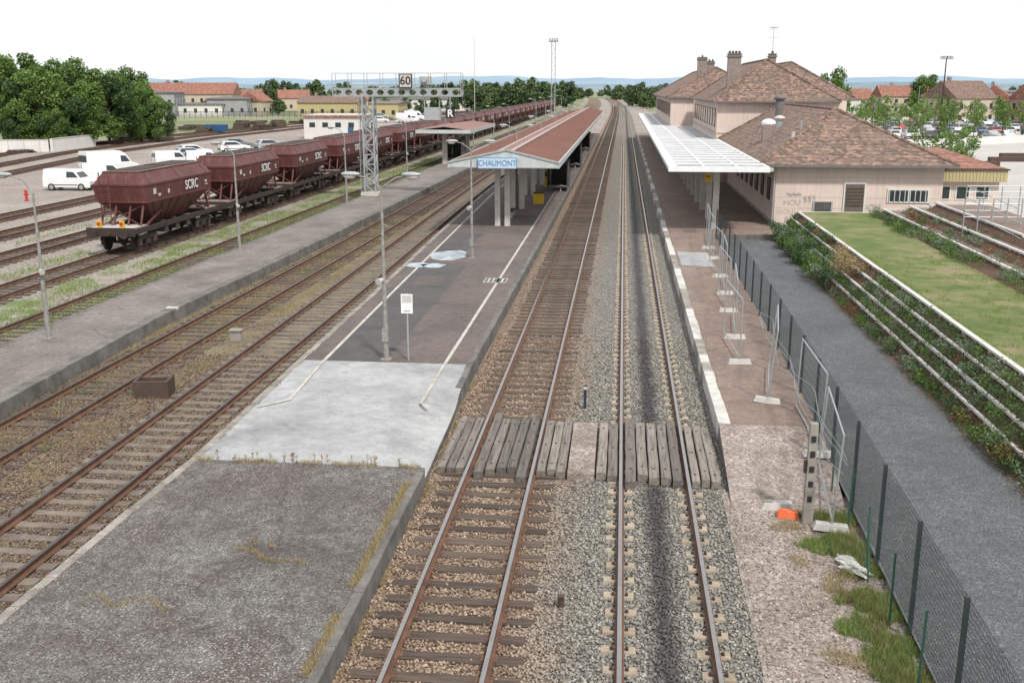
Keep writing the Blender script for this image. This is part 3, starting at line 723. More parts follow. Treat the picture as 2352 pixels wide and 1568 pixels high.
for i in range(9): plant(b,-6.5+random.gauss(0,.3),16.8+random.gauss(0,.1),.24,random.uniform(.1,.25),'leafY')
one('dry_weed_stalks',b)
# ---------------------------------------------------------------- terraced planter garden
P={};ed=B();so_=B();ps=B()
rows=[(9.15,.45),(9.5,.8),(9.85,1.15),(10.2,1.5)]
Y0,Y1=14.,61.
for k,(x,z) in enumerate(rows):
    wd=.16 if k==3 else .09
    y=Y0
    while y<Y1:
        y2=min(Y1,y+4.6);ed.box(x,x+wd,y+.01,y2-.01,z-.07,z+random.uniform(-.008,.008),'conc_edge');y=y2
    y=Y0+.3*k
    while y<Y1: ps.box(x+.02,x+.08,y-.04,y+.04,(rows[k-1][1] if k else 0)-.12,z-.07,'conc_edge');y+=1.15
    zb=rows[k-1][1]-.08 if k else -.06
    so_.add([(x+.06,Y0,z-.12),(x+.06,Y1,z-.12),(x-.28,Y1,zb),(x-.28,Y0,zb)],[(0,1,2,3)],'soil')
    so_.add([(x+.06,Y0,z-.12),(x+.42,Y0,z-.10),(x+.42,Y1,z-.10),(x+.06,Y1,z-.12)],[(0,1,2,3)],'soil')
ed.box(10.2,14.2,60.9,61.06,1.4,1.5,'conc_edge')
so_.add([(8.9,61,-.1),(9.15,61,.4),(9.5,61,.75),(9.85,61,1.1),(10.2,61,1.45),(19,61,1.45),(19,61,-.1)],[(0,1,2,3,4,5,6)],'soil')
P['concrete_edges']=ed;P['soil']=so_;P['posts']=ps
multi('terraced_planter',P)
g=B();g.sheet([(10.36,14),(10.36,60.9)],[(13.9,14),(14.1,60.9)],1.485,'lawn');one('lawn',g)
def f():
    x=random.uniform(10.37,14);y=random.uniform(26,45);e=min(abs(x-10.4),abs(x-13.9));return (x,y,1.485) if (e<.12 or nz(x,y,1.5,71)>.15) else None
blades('lawn_grass',f,26000,.07,.014,'grass')
ed=B();so_=B();ps=B()
for k,(x,z) in enumerate([(14.9,1.75),(16.1,2.05),(17.2,2.35)]):
    ya=38+4*k
    ed.box(x,x+.14,ya,60.9-k,z-.08,z,'conc_edge');ed.box(x+.142,20,60.9-k-.14,60.9-k,z-.08,z,'conc_edge')
    y=ya
    while y<60: ps.box(x+.03,x+.1,y-.04,y+.04,1.3,z-.08,'conc_edge');y+=1.15
    so_.add([(x+.07,ya-10,z-.12),(20,ya-10,z-.12),(20,60.7-k,z-.12),(x+.07,60.7-k,z-.12)],[(0,1,2,3)],'mulch')
    so_.add([(x+.07,ya-10,z-.12),(x+.07,60.7-k,z-.12),(x-.45,60.7-k,z-.42),(x-.45,ya-10,z-.42)],[(0,1,2,3)],'soil')
so_.sheet([(13.85,14),(14.05,60.9)],[(20,14),(20,60.9)],1.45,'soil')
multi('upper_planter',dict(concrete_edges=ed,soil=so_,posts=ps))
random.seed(11)
def shrubrow(name,lst,dens=1.):
    b=B()
    for (x,y,z,rx,ry,rz,m) in lst: shrub(b,(x,y,z),(rx,ry,rz),int(420*rx*ry/.2*dens),.033 if y<45 else .045,m)
    one(name,b)
lst=[]
for k,(x,z) in enumerate(rows):
    y=15.
    while y<60.5:
        q=nz(y,k*3.,.2,40+k)+ (.2 if (18<y<34 and k<3) or y>50 else 0)
        zb=(rows[k-1][1] if k else 0)
        if q>-.14:
            m=random.choice(['leafB','leafA','leafG','leafB']) if q>.02 else random.choice(['leafR','leafG','leafB'])
            lst.append((x-.17+random.uniform(-.1,.05),y,zb+.12+random.uniform(0,.1),random.uniform(.18,.36),random.uniform(.25,.55),random.uniform(.15,.36),m))
        elif random.random()<.55: lst.append((x-.15,y,zb+.02,.14,.22,.1,random.choice(['leafR','leafR','leafG'])))
        y+=random.uniform(.35,.6)
for i in range(9): lst.append((9.55+random.uniform(-.4,.4),44.3+random.uniform(-1.9,1.9),1.2+random.uniform(-.2,.4),.42,.6,.36,'leafY'))
for i in range(34): lst.append((8.95+random.uniform(-.3,.5),random.uniform(44,60),random.uniform(.2,.9),.38,.7,.38,random.choice(['leafB','leafG','leafA'])))
for i in range(20): lst.append((8.95+random.uniform(-.15,.15),random.uniform(19,34),random.uniform(.1,.4),.32,.6,.3,random.choice(['leafB','leafG','leafA','leafR'])))
shrubrow('planter_shrubs',lst,.75)
b=B()
vs=[];fs=[]
for i in range(9000):
    y=random.uniform(14,60);x=9.0-abs(random.gauss(0,.16))-(.1 if nz(0,y,.5,3)>0 else 0);s=.02;k=len(vs);a_=random.uniform(0,6.28);z=-.012+random.uniform(0,.01)
    dx,dy=math.cos(a_)*s,math.sin(a_)*s;vs+=[(x-dx,y-dy,z),(x+dy*.6,y-dx*.6,z),(x+dx,y+dy,z+.006),(x-dy*.6,y+dx*.6,z)];fs.append((k,k+1,k+2,k+3))
b.add(vs,fs,'weedred');one('leaf_litter',b)
lst=[]
for i in range(70):
    y=random.uniform(30,60.5);lst.append((14.3+random.uniform(-.45,.4)+max(0,(44-y)*.12)*random.random(),y,1.65,.4,.6,.34,random.choice(['leafB','leafA','leafG'])))
for i in range(66):
    y=random.uniform(32,58);lst.append((random.uniform(14.8,17.4),y,1.9,.35,.5,.27,random.choice(['leafB','leafG','leafR','leafG'])))
shrubrow('garden_shrubs',lst,.4)
b=B()
for (x0,y0,x1,y1,z) in[(16.0,50,19.2,50.2,2.4),(17.6,55,22,55,2.5)]:
    for k in range(6):
        t=k/5;x=x0+(x1-x0)*t;b.cyl((x,y0,z-1.2),(x,y0,z+1.1),.03,.03,6,'galv')
    for h in(1.1,.8,.5,.2): b.cyl((x0,y0,z+h),(x1,y1,z+h),.02,.02,6,'galv')
    for h in(1.1,.5): b.cyl((x0,y0,z+h),(x0+.8,y0-5,z+h-.6),.02,.02,6,'galv')
one('steel_handrail',b)
# ---------------------------------------------------------------- lamps
def dlamp():
    b=B();b.cyl((0,0,0),(0,0,2.2),.085,.065,10,'pole');b.cyl((0,0,2.2),(0,0,5.35),.06,.035,10,'pole');b.box(-.16,.16,-.16,.16,0,.04,'kerb')
    b.box(-.09,.09,-.11,.09,.6,1.0,'pole')
    for s in(-1,1):
        b.cyl((0,0,5.3),(s*.45,0,5.62),.028,.022,8,'pole')
        b.cyl((s*.45,0,5.62),(s*.8,0,5.68),.022,.02,8,'pole')
        b.ball((s*.92,0,5.72),.3,.13,.075,'grey',12,6);b.ball((s*.95,0,5.66),.2,.1,.1,'offwhite',10,6)
    sp_=B();sp_.cyl((-.03,-.05,2.55),(-.12,-.28,2.5),.05,.11,10,'offwhite');sp_.cyl((.2,.02,4.15),(-.05,.02,4.25),.012,.012,5,'pole')
    return dict(pole=b,loudspeaker=sp_)
L1=multi('platform_lamp',dlamp(),(-7.15,30.3,.25))
for y in(50,72.,94,116,138,160): dup(L1,(-7.3,y,.25))
def slamp():
    b=B();b.cyl((0,0,0),(0,0,2),.085,.07,10,'pole');b.cyl((0,0,2),(0,0,4.9),.062,.035,10,'pole');b.box(-.15,.15,-.15,.15,0,.04,'kerb')
    b.cyl((0,0,4.88),(-.3,0,5.3),.028,.024,8,'pole');b.cyl((-.3,0,5.3),(-.75,0,5.45),.024,.02,8,'pole')
    b.ball((-.95,0,5.48),.3,.13,.075,'grey',12,6);b.ball((-.98,0,5.43),.2,.1,.08,'offwhite',10,6);b.cyl((0,-.05,2.35),(.14,-.2,2.3),.05,.1,8,'offwhite');return dict(pole=b)
L2=multi('street_lamp',slamp(),(-19.1,31.8,.25))
for y in(51.5,73.,94.5,116,138,160,182): dup(L2,(-19.8,y,.25))
for y in(205,230,260,290): dup(L2,(-17,y,-.2),0,1.2)
b=B();b.cyl((0,0,0),(0,0,2.1),.03,.03,8,'galv');pl=B();pl.box(-.18,.18,-.05,-.03,1.5,2.1,'white');pl.box(-.15,.15,-.056,-.052,1.84,2.06,'offwhite');pl.box(-.1,.1,-.056,-.052,1.56,1.6,'grey')
multi('platform_notice_sign',dict(post=b,plate=pl),(-6.45,30.3,.25))
b=B();b.box(-.04,.04,-.02,.02,0,.72,'navy');b.box(-.042,.042,-.024,.024,.6,.68,'offwhite');b.box(-.07,.07,-.06,.06,0,.04,'kerb');one('track_marker',b,(-.85,27.2,-.2))
b=B();b.cyl((0,0,0),(0,0,.2),.05,.05,8,'brown');b.box(-.06,.06,-.06,.06,.2,.24,'brown');one('rusty_marker',b,(-.85,16,-.2))
b=B();b.box(-.2,.2,-.15,.15,0,.35,'kerb',(.02,.02));b.box(-.22,.22,-.17,.17,.35,.4,'kerb');one('track_cable_box',b,(-13.4,34,-.2))
b=B();b.box(-.5,.5,-.05,.05,0,.5,'brown');b.box(-.5,-.42,.05,.7,0,.5,'brown');b.box(.42,.5,.05,.7,0,.5,'brown');b.box(-.42,.42,.6,.7,0,.45,'brown');one('rusty_rail_stop',b,(-13.3,27,-.2),.15)
# ---------------------------------------------------------------- island canopy
P={};b=B();x0,x1,xr=-10.1,-3.65,-6.7;ya,yb=60.,196.;ze,zr=4.25,4.95
b.add([(x0,ya,ze),(xr,ya,zr),(xr,yb,zr),(x0,yb,ze),(x1,ya,ze),(x1,yb,ze)],[(0,1,2,3),(1,4,5,2)],'canopy')
for i in range(int((yb-ya)/.45)):
    y=ya+.2+i*.45
    b.bar((x0,y,ze+.015),(xr-.3,y,zr-.065+.015),.03,.03,'canopy');b.bar((xr+.3,y,zr-.07+.015),(x1,y,ze+.015),.03,.03,'canopy')
P['roof']=b
b=B()
for xx,zz in((xr-.55,zr-.105),(xr+.25,zr-.05)):
    b.box(xx-.05,xx+.2,ya+.05,yb,zz,zz+.05,'canopy_strip')
P['ridge_strips']=b
b=B()
b.box(x0-.04,x0+.04,ya,yb,ze-.33,ze+.03,'fascia');b.box(x1-.04,x1+.04,ya,yb,ze-.33,ze+.03,'fascia')
b.add([(x0-.04,ya-.03,ze-.33),(x1+.04,ya-.03,ze-.33),(x1+.04,ya-.03,ze+.04),(xr,ya-.03,zr+.05),(x0-.04,ya-.03,ze+.04)],[(0,1,2,3,4)],'fascia')
b.add([(x0,ya,ze-.3),(x1,ya,ze-.3),(x1,yb,ze-.3),(x0,yb,ze-.3)],[(3,2,1,0)],'wall_w')
b.bar((x0-.06,ya-.06,ze+.0),(xr,ya-.06,zr+.03),.06,.1,'grey');b.bar((xr,ya-.06,zr+.03),(x1+.06,ya-.06,ze+.0),.06,.1,'grey')
b.box(x0,x1,ya-.05,ya-.032,ze-.31,ze-.25,'grey')
P['fascia']=b
b=B();y=62.5
while y<194:
    for xx in(-7.5,-6.9): b.box(xx-.16,xx+.16,y-.22,y+.22,.25,ze-.3,'conc',(0,.03))
    b.box(-8.6,-5.6,y-.15,y+.15,ze-.5,ze-.301,'conc');y+=9.2
P['columns']=b
b=B();b.box(-8.3,-6.1,ya-.22,ya-.12,3.95,4.5,'pblue')
for q in((-8.34,-6.06,3.91,3.95),(-8.34,-6.06,4.5,4.54)): b.box(q[0],q[1],ya-.225,ya-.11,q[2],q[3],'blue')
b.box(-8.34,-8.3,ya-.225,ya-.11,3.95,4.5,'blue');b.box(-6.1,-6.06,ya-.225,ya-.11,3.95,4.5,'blue')
P['name_board']=b
cn=multi('platform_canopy',P)
o=link('lettering',text('CHAUMONT',.46,'blue',.01),(-7.2,ya-.235,4.225),(rad(90),0,0),cn,(.84,1,1))
def shelter():
    b=B();gl=B()
    for x in(0,1.6):
        for y in(0,3.5): b.box(x-.03,x+.03,y-.03,y+.03,0,2.3,'anth')
    b.box(-.1,1.7,-.1,3.6,2.3,2.38,'anth')
    for x in(0,1.6): gl.box(x-.01,x+.01,.05,3.45,.2,2.2,'glass')
    gl.box(.05,1.55,3.49,3.51,.2,2.2,'glass');s=B();s.box(.9,1.4,.4,3.1,.42,.47,'grey');s.box(1.0,1.1,.6,.7,0,.42,'grey');s.box(1.0,1.1,2.8,2.9,0,.42,'grey')
    return dict(frame=b,glazing=gl,seat=s)
sh=multi('waiting_shelter',shelter(),(-6.0,84,.25))
dup(sh,(-6,110,.25));dup(sh,(-6,140,.25))
b=B();b.box(-.35,.35,-.25,.25,.0,.75,'yellow',(-.04,-.03));b.box(-.4,.4,-.3,.3,.75,.82,'black');b.box(-.3,.3,-.26,-.25,.3,.5,'black')
o=one('yellow_salt_bin',b,(-6.0,75,.25))
b=B();b.box(-.22,.22,-.2,.2,0,1.5,'yellow');b.box(-.18,.18,-.21,-.2,.9,1.3,'black');b.box(-.24,.24,-.22,.22,1.5,1.55,'grey');one('ticket_validator',b,(-6.3,88,.25))
b=B();b.box(-.9,.9,-.25,.25,.42,.47,'brown');b.box(-.9,.9,.2,.26,.55,.9,'brown')
for x in(-.7,.7): b.box(x-.04,x+.04,-.2,.2,0,.42,'grey')
bn=one('platform_bench',b,(-7.2,67,.25),rad(90))
P={};b=B();xa,xb=-22.4,-16.4;ya2,yb2=112.,134.
b.add([(xa,ya2,4.0),(-19.3,ya2,4.35),(-19.3,yb2,4.35),(xa,yb2,4.0),(xb,ya2,4.0),(xb,yb2,4.0)],[(0,1,2,3),(1,4,5,2)],'canopy');P['roof']=b
b=B();b.box(xa-.03,xb+.03,ya2-.03,ya2,3.65,4.05,'fascia');b.box(xa-.03,xa,ya2,yb2,3.65,4.02,'fascia');b.box(xb,xb+.03,ya2,yb2,3.65,4.02,'fascia');b.add([(xa,ya2,3.7),(xb,ya2,3.7),(xb,yb2,3.7),(xa,yb2,3.7)],[(3,2,1,0)],'wall_w');P['fascia']=b
b=B()
for y in(114.5,123,131.5): b.box(-19.9,-19.4,y-.25,y+.25,.25,3.7,'conc')
P['columns']=b;multi('small_platform_canopy',P)
dup(sh,(-20,118,.25))
# ---------------------------------------------------------------- signal gantry
P={};b=B();cx,cy=-19.6,79.8
for dx in(-.42,.42):
    for dy in(-.42,.42): b.box(cx+dx-.06,cx+dx+.06,cy+dy-.06,cy+dy+.06,.25,7.8,'galv')
for f_ in(-1,1):
    z=.4;k=0
    while z<7.:
        z2=z+.75;s_=1 if k%2 else -1
        b.bar((cx-.42*s_,cy+f_*.43,z),(cx+.42*s_,cy+f_*.43,z2),.03,.1,'galv');b.bar((cx+f_*.43,cy-.42*s_,z),(cx+f_*.43,cy+.42*s_,z2),.1,.03,'galv')
        b.bar((cx-.42,cy+f_*.44,z2),(cx+.42,cy+f_*.44,z2),.03,.06,'galv');z=z2;k+=1
b.box(cx-.7,cx+.7,cy-.7,cy+.7,.25,.5,'conc')
P['column']=b
b=B();xa,xb=-22.3,-12.3;z0,z1=7.8,8.45
for yy in(cy-.45,cy+.45):
    b.box(xa,xb,yy-.04,yy+.04,z0,z0+.13,'galv');b.box(xa,xb,yy-.04,yy+.04,z1-.13,z1,'galv')
    nn=12;dx=(xb-xa)/nn
    for i in range(nn+1): b.box(xa+i*dx-.14,xa+i*dx+.14,yy-.035,yy+.035,z0+.13,z1-.13,'galv') if 0<i<nn else b.box(xa+i*dx-.05,xa+i*dx+.05,yy-.035,yy+.035,z0+.13,z1-.13,'galv')
    for i in range(nn):
        for sx in(0,1):
            for (zz,zs) in((z0+.13,1),(z1-.13,-1)):
                X=xa+i*dx+(.14 if sx==0 else dx-.14);s_=1 if sx==0 else -1
                b.add([(X,yy-.034,zz),(X+s_*.16,yy-.034,zz),(X,yy-.034,zz+zs*.16)],[(0,1,2)],'galv')
b.box(xa,xb,cy-.41,cy+.41,z1-.03,z1,'grey')
P['beam']=b
b=B()
for yy in(cy-.5,cy+.5):
    x=xa
    while x<=xb+.01:
        b.box(x-.02,x+.02,yy-.02,yy+.02,z1,z1+1.1,'galv')
        x+=1.25
    for h in(.5,1.1): b.box(xa,xb,yy-.015,yy+.015,z1+h-.015,z1+h+.015,'galv')
P['railing']=b
b=B();b.box(-17.05,-16.05,cy-.66,cy-.6,8.45,9.5,'black');b.box(-16.98,-16.12,cy-.67,cy-.655,8.52,9.43,'offwhite')
b.box(-15.5,-14.6,cy-.6,cy-.2,8.7,9.3,'grey');b.cyl((-15.05,cy-.9,9.05),(-15.05,cy-.6,9.05),.2,.2,10,'grey');b.box(-15.2,-14.9,cy-.4,cy-.2,8.5,8.7,'grey')
b.box(-15.2,-14.,cy-.4,cy+.4,6.05,7.0,'grey')
for x in(-15.2,-14.05): b.box(x,x+.06,cy-.3,cy-.24,7.0,7.8,'grey')
b.box(-13.5,-12.8,cy-.55,cy-.5,6.2,6.9,'black');b.box(-13.2,-13.13,cy-.48,cy-.42,6.9,7.8,'grey')
P['signals']=b
gt=multi('signal_gantry',P)
link('speed_figures',text('60',.85,'black',.006,off=.012),(-16.55,cy-.675,8.97),(rad(90),0,0),gt)
link('letter_R',text('R',.75,'white',.006,off=.015),(-13.15,cy-.556,6.55),(rad(90),0,0),gt)
b=B()
for x in(-.22,.22): b.box(x-.02,x+.02,-.02,.02,0,7.4,'galv')
for i in range(24): b.box(-.2,.2,-.015,.015,.2+i*.3,.23+i*.3,'galv')
o=link('ladder',b.mesh('ladder'),(cx-.75,cy-.1,.3),(0,0,rad(90)),gt)
# ---------------------------------------------------------------- hopper wagons
def wagon():
    P={};b=B()
    rings=[(1.3,.62,4.0,8.4),(2.55,1.44,1.9,10.5),(3.45,1.46,1.7,10.7),(4.1,.98,2.0,10.4)]
    vs=[]
    for z,hw,ya,yb in rings: vs+=[(-hw,ya,z),(hw,ya,z),(hw,yb,z),(-hw,yb,z)]
    fs=[]
    for i in range(3):
        for j in range(4): fs.append((i*4+j,i*4+(j+1)%4,i*4+4+(j+1)%4,i*4+4+j))
    fs.append((3,2,1,0));b.add(vs,fs,'wagon')
    for (z,hw,ya,yb) in (rings[1],rings[2],rings[3]):
        for s in(-1,1): b.bar((s*(hw+.01),ya,z),(s*(hw+.01),yb,z),.06,.09,'wagon')
        for yy in(ya,yb): b.bar((-hw,yy,z),(hw,yy,z),.06,.09,'wagon')
    for k in range(7):
        t=(k+.5)/7
        for s in(-1,1):
            pr=None
            for z,hw,ya,yb in rings:
                q=(s*(hw+.012),ya+(yb-ya)*t,z)
                if pr and z<3: b.bar(pr,q,.05,.05,'wagon')
                if pr and k%3==0 and z>3.6: b.bar(pr,q,.03,.03,'wagon')
                pr=q
    P['hopper']=b
    b=B();b.box(-.9,.9,2.1,10.3,4.1,4.16,'wtop');b.box(-.75,.75,2.3,5.9,4.16,4.2,'wagon_dk');b.box(-.75,.75,6.3,10.1,4.16,4.2,'wagon_dk');P['top_hatch']=b
    b=B();b.box(-1.2,-.95,.6,11.8,.95,1.2,'wagon_dk');b.box(.95,1.2,.6,11.8,.95,1.2,'wagon_dk')
    for (y0,y1) in((.45,2.3),(10.1,11.95)): b.box(-1.3,1.3,y0,y1,1.0,1.26,'wagon_dk')
    b.box(-1.2,1.2,.5,2.2,1.26,1.3,'wtop');b.box(-1.2,1.2,10.2,11.9,1.26,1.3,'wtop')
    b.box(-1.32,1.32,.35,.45,.9,1.35,'wagon_dk');b.box(-1.32,1.32,11.95,12.05,.9,1.35,'wagon_dk')
    for s,y0,y1 in((-1,1.6,2.3),(1,10.8,10.1)):
        for x in(-1.1,-.4,.4,1.1): b.bar((x,y0,1.3),(x,y1+.1*s,2.6),.09,.09,'wagon')
        b.bar((-1.1,y0+.05,1.3),(1.1,y1,2.4),.06,.06,'wagon');b.bar((1.1,y0+.05,1.3),(-1.1,y1,2.4),.06,.06,'wagon')
    for s in(-1,1):
        b.bar((s*1.1,2.2,1.25),(s*1.1,4.1,1.9),.1,.1,'wagon');b.bar((s*1.1,10.2,1.25),(s*1.1,8.3,1.9),.1,.1,'wagon')
    for k in range(3): b.box(-1.25,1.25,4.3+k*1.5,4.7+k*1.5,.65,1.3,'wagon_dk',(.2,.05))
    P['underframe']=b
    b=B()
    for yb in(.0,12.4):
        s=1 if yb<1 else -1
        for x in(-.87,.87): b.cyl((x,yb,1.06),(x,yb+s*.07,1.06),.24,.24,14,'wagon_dk');b.cyl((x,yb+s*.07,1.06),(x,yb+s*.4,1.06),.09,.11,10,'wagon_dk')
        b.cyl((0,yb+s*.05,1.0),(0,yb+s*.4,1.05),.05,.05,6,'wagon_dk')
    P['buffers']=b
    b=B()
    for yc in(2.4,10.0):
        for dy in(-.9,.9):
            b.cyl((-.8,yc+dy,.46),(.8,yc+dy,.46),.08,.08,8,'wagon_dk')
            for x in(-.78,.78):
                b.cyl((x-.06,yc+dy,.46),(x+.06,yc+dy,.46),.46,.46,20,'wagon_dk')
                s=1 if x>0 else -1;b.box(min(x+s*.14,x+s*.3),max(x+s*.14,x+s*.3),yc+dy-.17,yc+dy+.17,.3,.66,'brown')
        for x in(-1.0,1.0): b.box(x-.06,x+.06,yc-1.25,yc+1.25,.55,.78,'wagon_dk',(0,.2));b.box(x-.1,x+.1,yc-.3,yc+.3,.3,.6,'wagon_dk')
    P['bogies']=b
    b=B()
    for x in(-.28,.22): b.box(x-.62-.02,x-.62+.02,1.35,1.4,1.3,4.15,'wagon')
    for i in range(9): b.box(-.9,-.4,1.36,1.39,1.5+i*.3,1.53+i*.3,'wagon')
    P['ladder']=b
    return P
W=multi('hopper_wagon',wagon(),(-26.55,50.6,0))
tm=text('SCRC',.74,'white',.004,off=.006)
link('lettering',tm,(1.515,7.6,3.0),(rad(90),0,rad(90)),W)
b=B()
for (y,z,w_,h_) in((2.6,2.9,.35,.3),(3.2,2.75,.3,.15),(4.4,2.8,.25,.22),(9.6,2.95,.3,.14),(9.6,2.8,.4,.06)): b.box(1.475,1.482,y,y+w_,z,z+h_,'offwhite')
lb=link('data_panels',b.mesh('data_panels'),(0,0,0),(0,0,0),W)
for i in range(1,27):
    y=50.6+12.9*i;dup(W,(-26.55+farx(y),y,0))
b=B();b.box(-1.15,1.15,51.12,52.7,1.305,1.33,'offwhite');one('deck_plate',b,(-26.55,0,0))
b=B()
for x in(-.62,.62):
    b.box(x-.11,x+.11,-.05,.1,1.32,1.72,'yellow');b.cyl((x,-.09,1.57),(x,-.05,1.57),.09,.09,12,'red')
one('wagon_tail_lamps',b,(-26.55,51.05,0))
# ---------------------------------------------------------------- vehicles
def vehicle(prof,hw,glass,L,col,wb,cab):
    P={};b=B();k=len(prof)
    vs=[(-hw,y,z) for y,z in prof]+[(hw,y,z) for y,z in prof]
    b.add(vs,[tuple(range(k))[::-1],tuple(range(k,2*k))]+[(i,(i+1)%k,k+(i+1)%k,k+i) for i in range(k)],col)
    k=len(cab);ti=.16
    zs=[z for y,z in cab];z0,z1=min(zs),max(zs)
    ins=[hw-.02-ti*(z-z0)/(z1-z0) for y,z in cab]
    vs=[(-h,y,z) for h,(y,z) in zip(ins,cab)]+[(h,y,z) for h,(y,z) in zip(ins,cab)]
    b.add(vs,[tuple(range(k))[::-1],tuple(range(k,2*k))]+[(i,(i+1)%k,k+(i+1)%k,k+i) for i in range(k)],col);P['body']=b
    g=B()
    for poly in glass['side']:
        for s in(-1,1):
            q=[(s*(hw-.02-ti*(z-z0)/(z1-z0)+.008),y,z) for y,z in poly];g.poly(q if s>0 else q[::-1],'carglass')
    for (y0,z0_,y1,z1_,dy) in glass['ends']:
        h0=hw-.1-ti*(z0_-z0)/(z1-z0);h1=hw-.1-ti*(z1_-z0)/(z1-z0)
        g.poly([(-h0,y0+dy,z0_),(h0,y0+dy,z0_),(h1,y1+dy,z1_),(-h1,y1+dy,z1_)],'carglass')
    P['glass']=g
    w_=B()
    for y in wb:
        for s in(-1,1): w_.cyl((s*(hw-.2),y,.31),(s*(hw+.01),y,.31),.31,.31,18,'rubber');w_.cyl((s*(hw+.01),y,.31),(s*(hw+.02),y,.31),.19,.19,12,'galv')
    P['wheels']=w_
    l=B()
    for s in(-1,1): l.box(s*(hw-.25)-.15,s*(hw-.25)+.15,L-.03,L+.01,.62,.78,'offwhite');l.box(s*(hw-.12)-.08,s*(hw-.12)+.08,-.01,.03,.7,.95,'red')
    l.box(-hw+.05,hw-.05,-.03,.02,.3,.5,'black');l.box(-hw+.05,hw-.05,L-.02,L+.03,.25,.48,'black')
    for s in(-1,1): l.box(s*hw-.01 if s>0 else s*hw-.012,s*hw+.012 if s>0 else s*hw+.01,.9,L-1.1,.45,.53,'black')
    P['lights_and_bumpers']=l
    return P
car=lambda c:vehicle([(0,.3),(4.2,.25),(4.2,.75),(3.9,.88),(3.0,.98),(.1,1.0),(0,.85)],.87,dict(side=[[(.45,1.0),(2.9,1.0),(2.2,1.4),(.75,1.42)]],ends=[(3.02,1.0,2.35,1.42,.02),(.12,1.03,.52,1.42,-.02)]),4.2,c,(.75,3.35),[(.08,.97),(3.1,.97),(2.3,1.47),(.6,1.48)])
van=lambda c:vehicle([(0,.3),(4.2,.25),(4.2,.8),(3.95,.98),(3.3,1.1),(.02,1.1),(0,.8)],.88,dict(side=[[(2.15,1.12),(3.2,1.12),(2.75,1.6),(2.15,1.64)]],ends=[(3.32,1.12,2.85,1.7,.02),(.02,1.15,.08,1.6,-.015)]),4.2,c,(.75,3.4),[(.02,1.08),(3.35,1.08),(2.8,1.8),(.1,1.84)])
bvan=lambda c:vehicle([(0,.35),(5.6,.3),(5.6,.95),(5.3,1.15),(4.75,1.3),(.0,1.3)],.98,dict(side=[[(3.6,1.35),(4.6,1.35),(4.15,1.95),(3.6,1.98)]],ends=[(4.8,1.32,4.22,2.05,.02),(0,1.45,.03,2.1,-.015)]),5.6,c,(1.,4.6),[(.0,1.28),(4.8,1.28),(4.2,2.15),(3.7,2.45),(.05,2.5)])
V1=multi('parked_van',van('cw'),(-50,85.7,-.2),rad(-87),.03)
V2=multi('parked_large_van',bvan('cw'),(-53.7,98.8,-.2),rad(-35),.04)
dup(V1,(-50.2,92,-.2),rad(-60));dup(V1,(-52.,111,-.2),rad(-50))
dup(V1,(-48.7,112,-.2),rad(-60))
C1=multi('parked_car',car('cs'),(-54.9,123.,-.2),rad(-50),.04)
dup(C1,(-57,129,-.2),rad(-50),1,{'car_paint_cs':'cw'});dup(C1,(-55.5,139,-.2),rad(-55),1,{'car_paint_cs':'cw'});dup(C1,(-52,144,-.2),rad(-50));dup(C1,(-58,147,-.2),rad(-60),1,{'car_paint_cs':'cg'})
random.seed(3)
cols=['cw','cs','ck','cg','cb','cr','cs','cw','ck']
for r,(x0,y0,nn) in enumerate([(44,185,16),(48,200,18),(52,216,18),(57,235,18),(60,250,18)]):
    for i in range(nn):
        if random.random()<.85: dup(C1,(x0+i*2.7,y0+i*.5,-.1),random.choice([0,math.pi])+random.uniform(-.05,.05),1,{'car_paint_cs':random.choice(cols)})
for (x,y) in((-68,262),(-64,264),(-60,285),(-72,300),(-57,262)): dup(C1 if x<-62 else V2,(x,y,-.2),rad(random.uniform(-120,-60)),1,{'car_paint_cs':random.choice(cols)})
b=B();b.cyl((0,0,0),(0,0,.75),.11,.1,12,'red');b.ball((0,0,.78),.13,.13,.12,'red');b.cyl((0,0,0),(0,0,.06),.18,.18,12,'red')
for s in(-1,1): b.cyl((0,0,.5),(s*.2,0,.5),.06,.07,8,'red')
one('fire_hydrant',b,(-46.7,76.8,-.2))
b=B();b.box(-2,2,-1,1,0,1.4,'cblue',(-.15,-.1));b.box(-1.9,1.9,-.9,.9,1.4,1.405,'black')
for i in range(7): b.box(-1.9+i*.6,-1.82+i*.6,-1.14,-1.02,.1,1.35,'cblue')
one('blue_skip',b,(-82.5,206,-.2),.1)
random.seed(21)
def stack(loc,nx_,nz_,rot):
    b=B()
    for k in range(nz_):
        for i in range(nx_-k):
            x=i*.32+k*.16
            if k%2==0: b.box(x,x+.24,random.uniform(-.2,.1),2.6+random.uniform(-.2,.2),k*.2,k*.2+.18,'sl_wood')
            else: b.box(x-.05,x+.2,random.uniform(-.3,.3),2.4+random.uniform(-.2,.3),k*.2,k*.2+.18,'sl_wood')
    one('sleeper_stack',b,loc,rot)
for i in range(16): stack((-83+random.uniform(-9,16),random.uniform(200,260),-.2),random.randint(8,16),random.randint(3,6),random.uniform(0,3))
for i in range(8): stack((-85+random.uniform(-5,8),random.uniform(130,175),-.2),10,2,random.uniform(0,3))
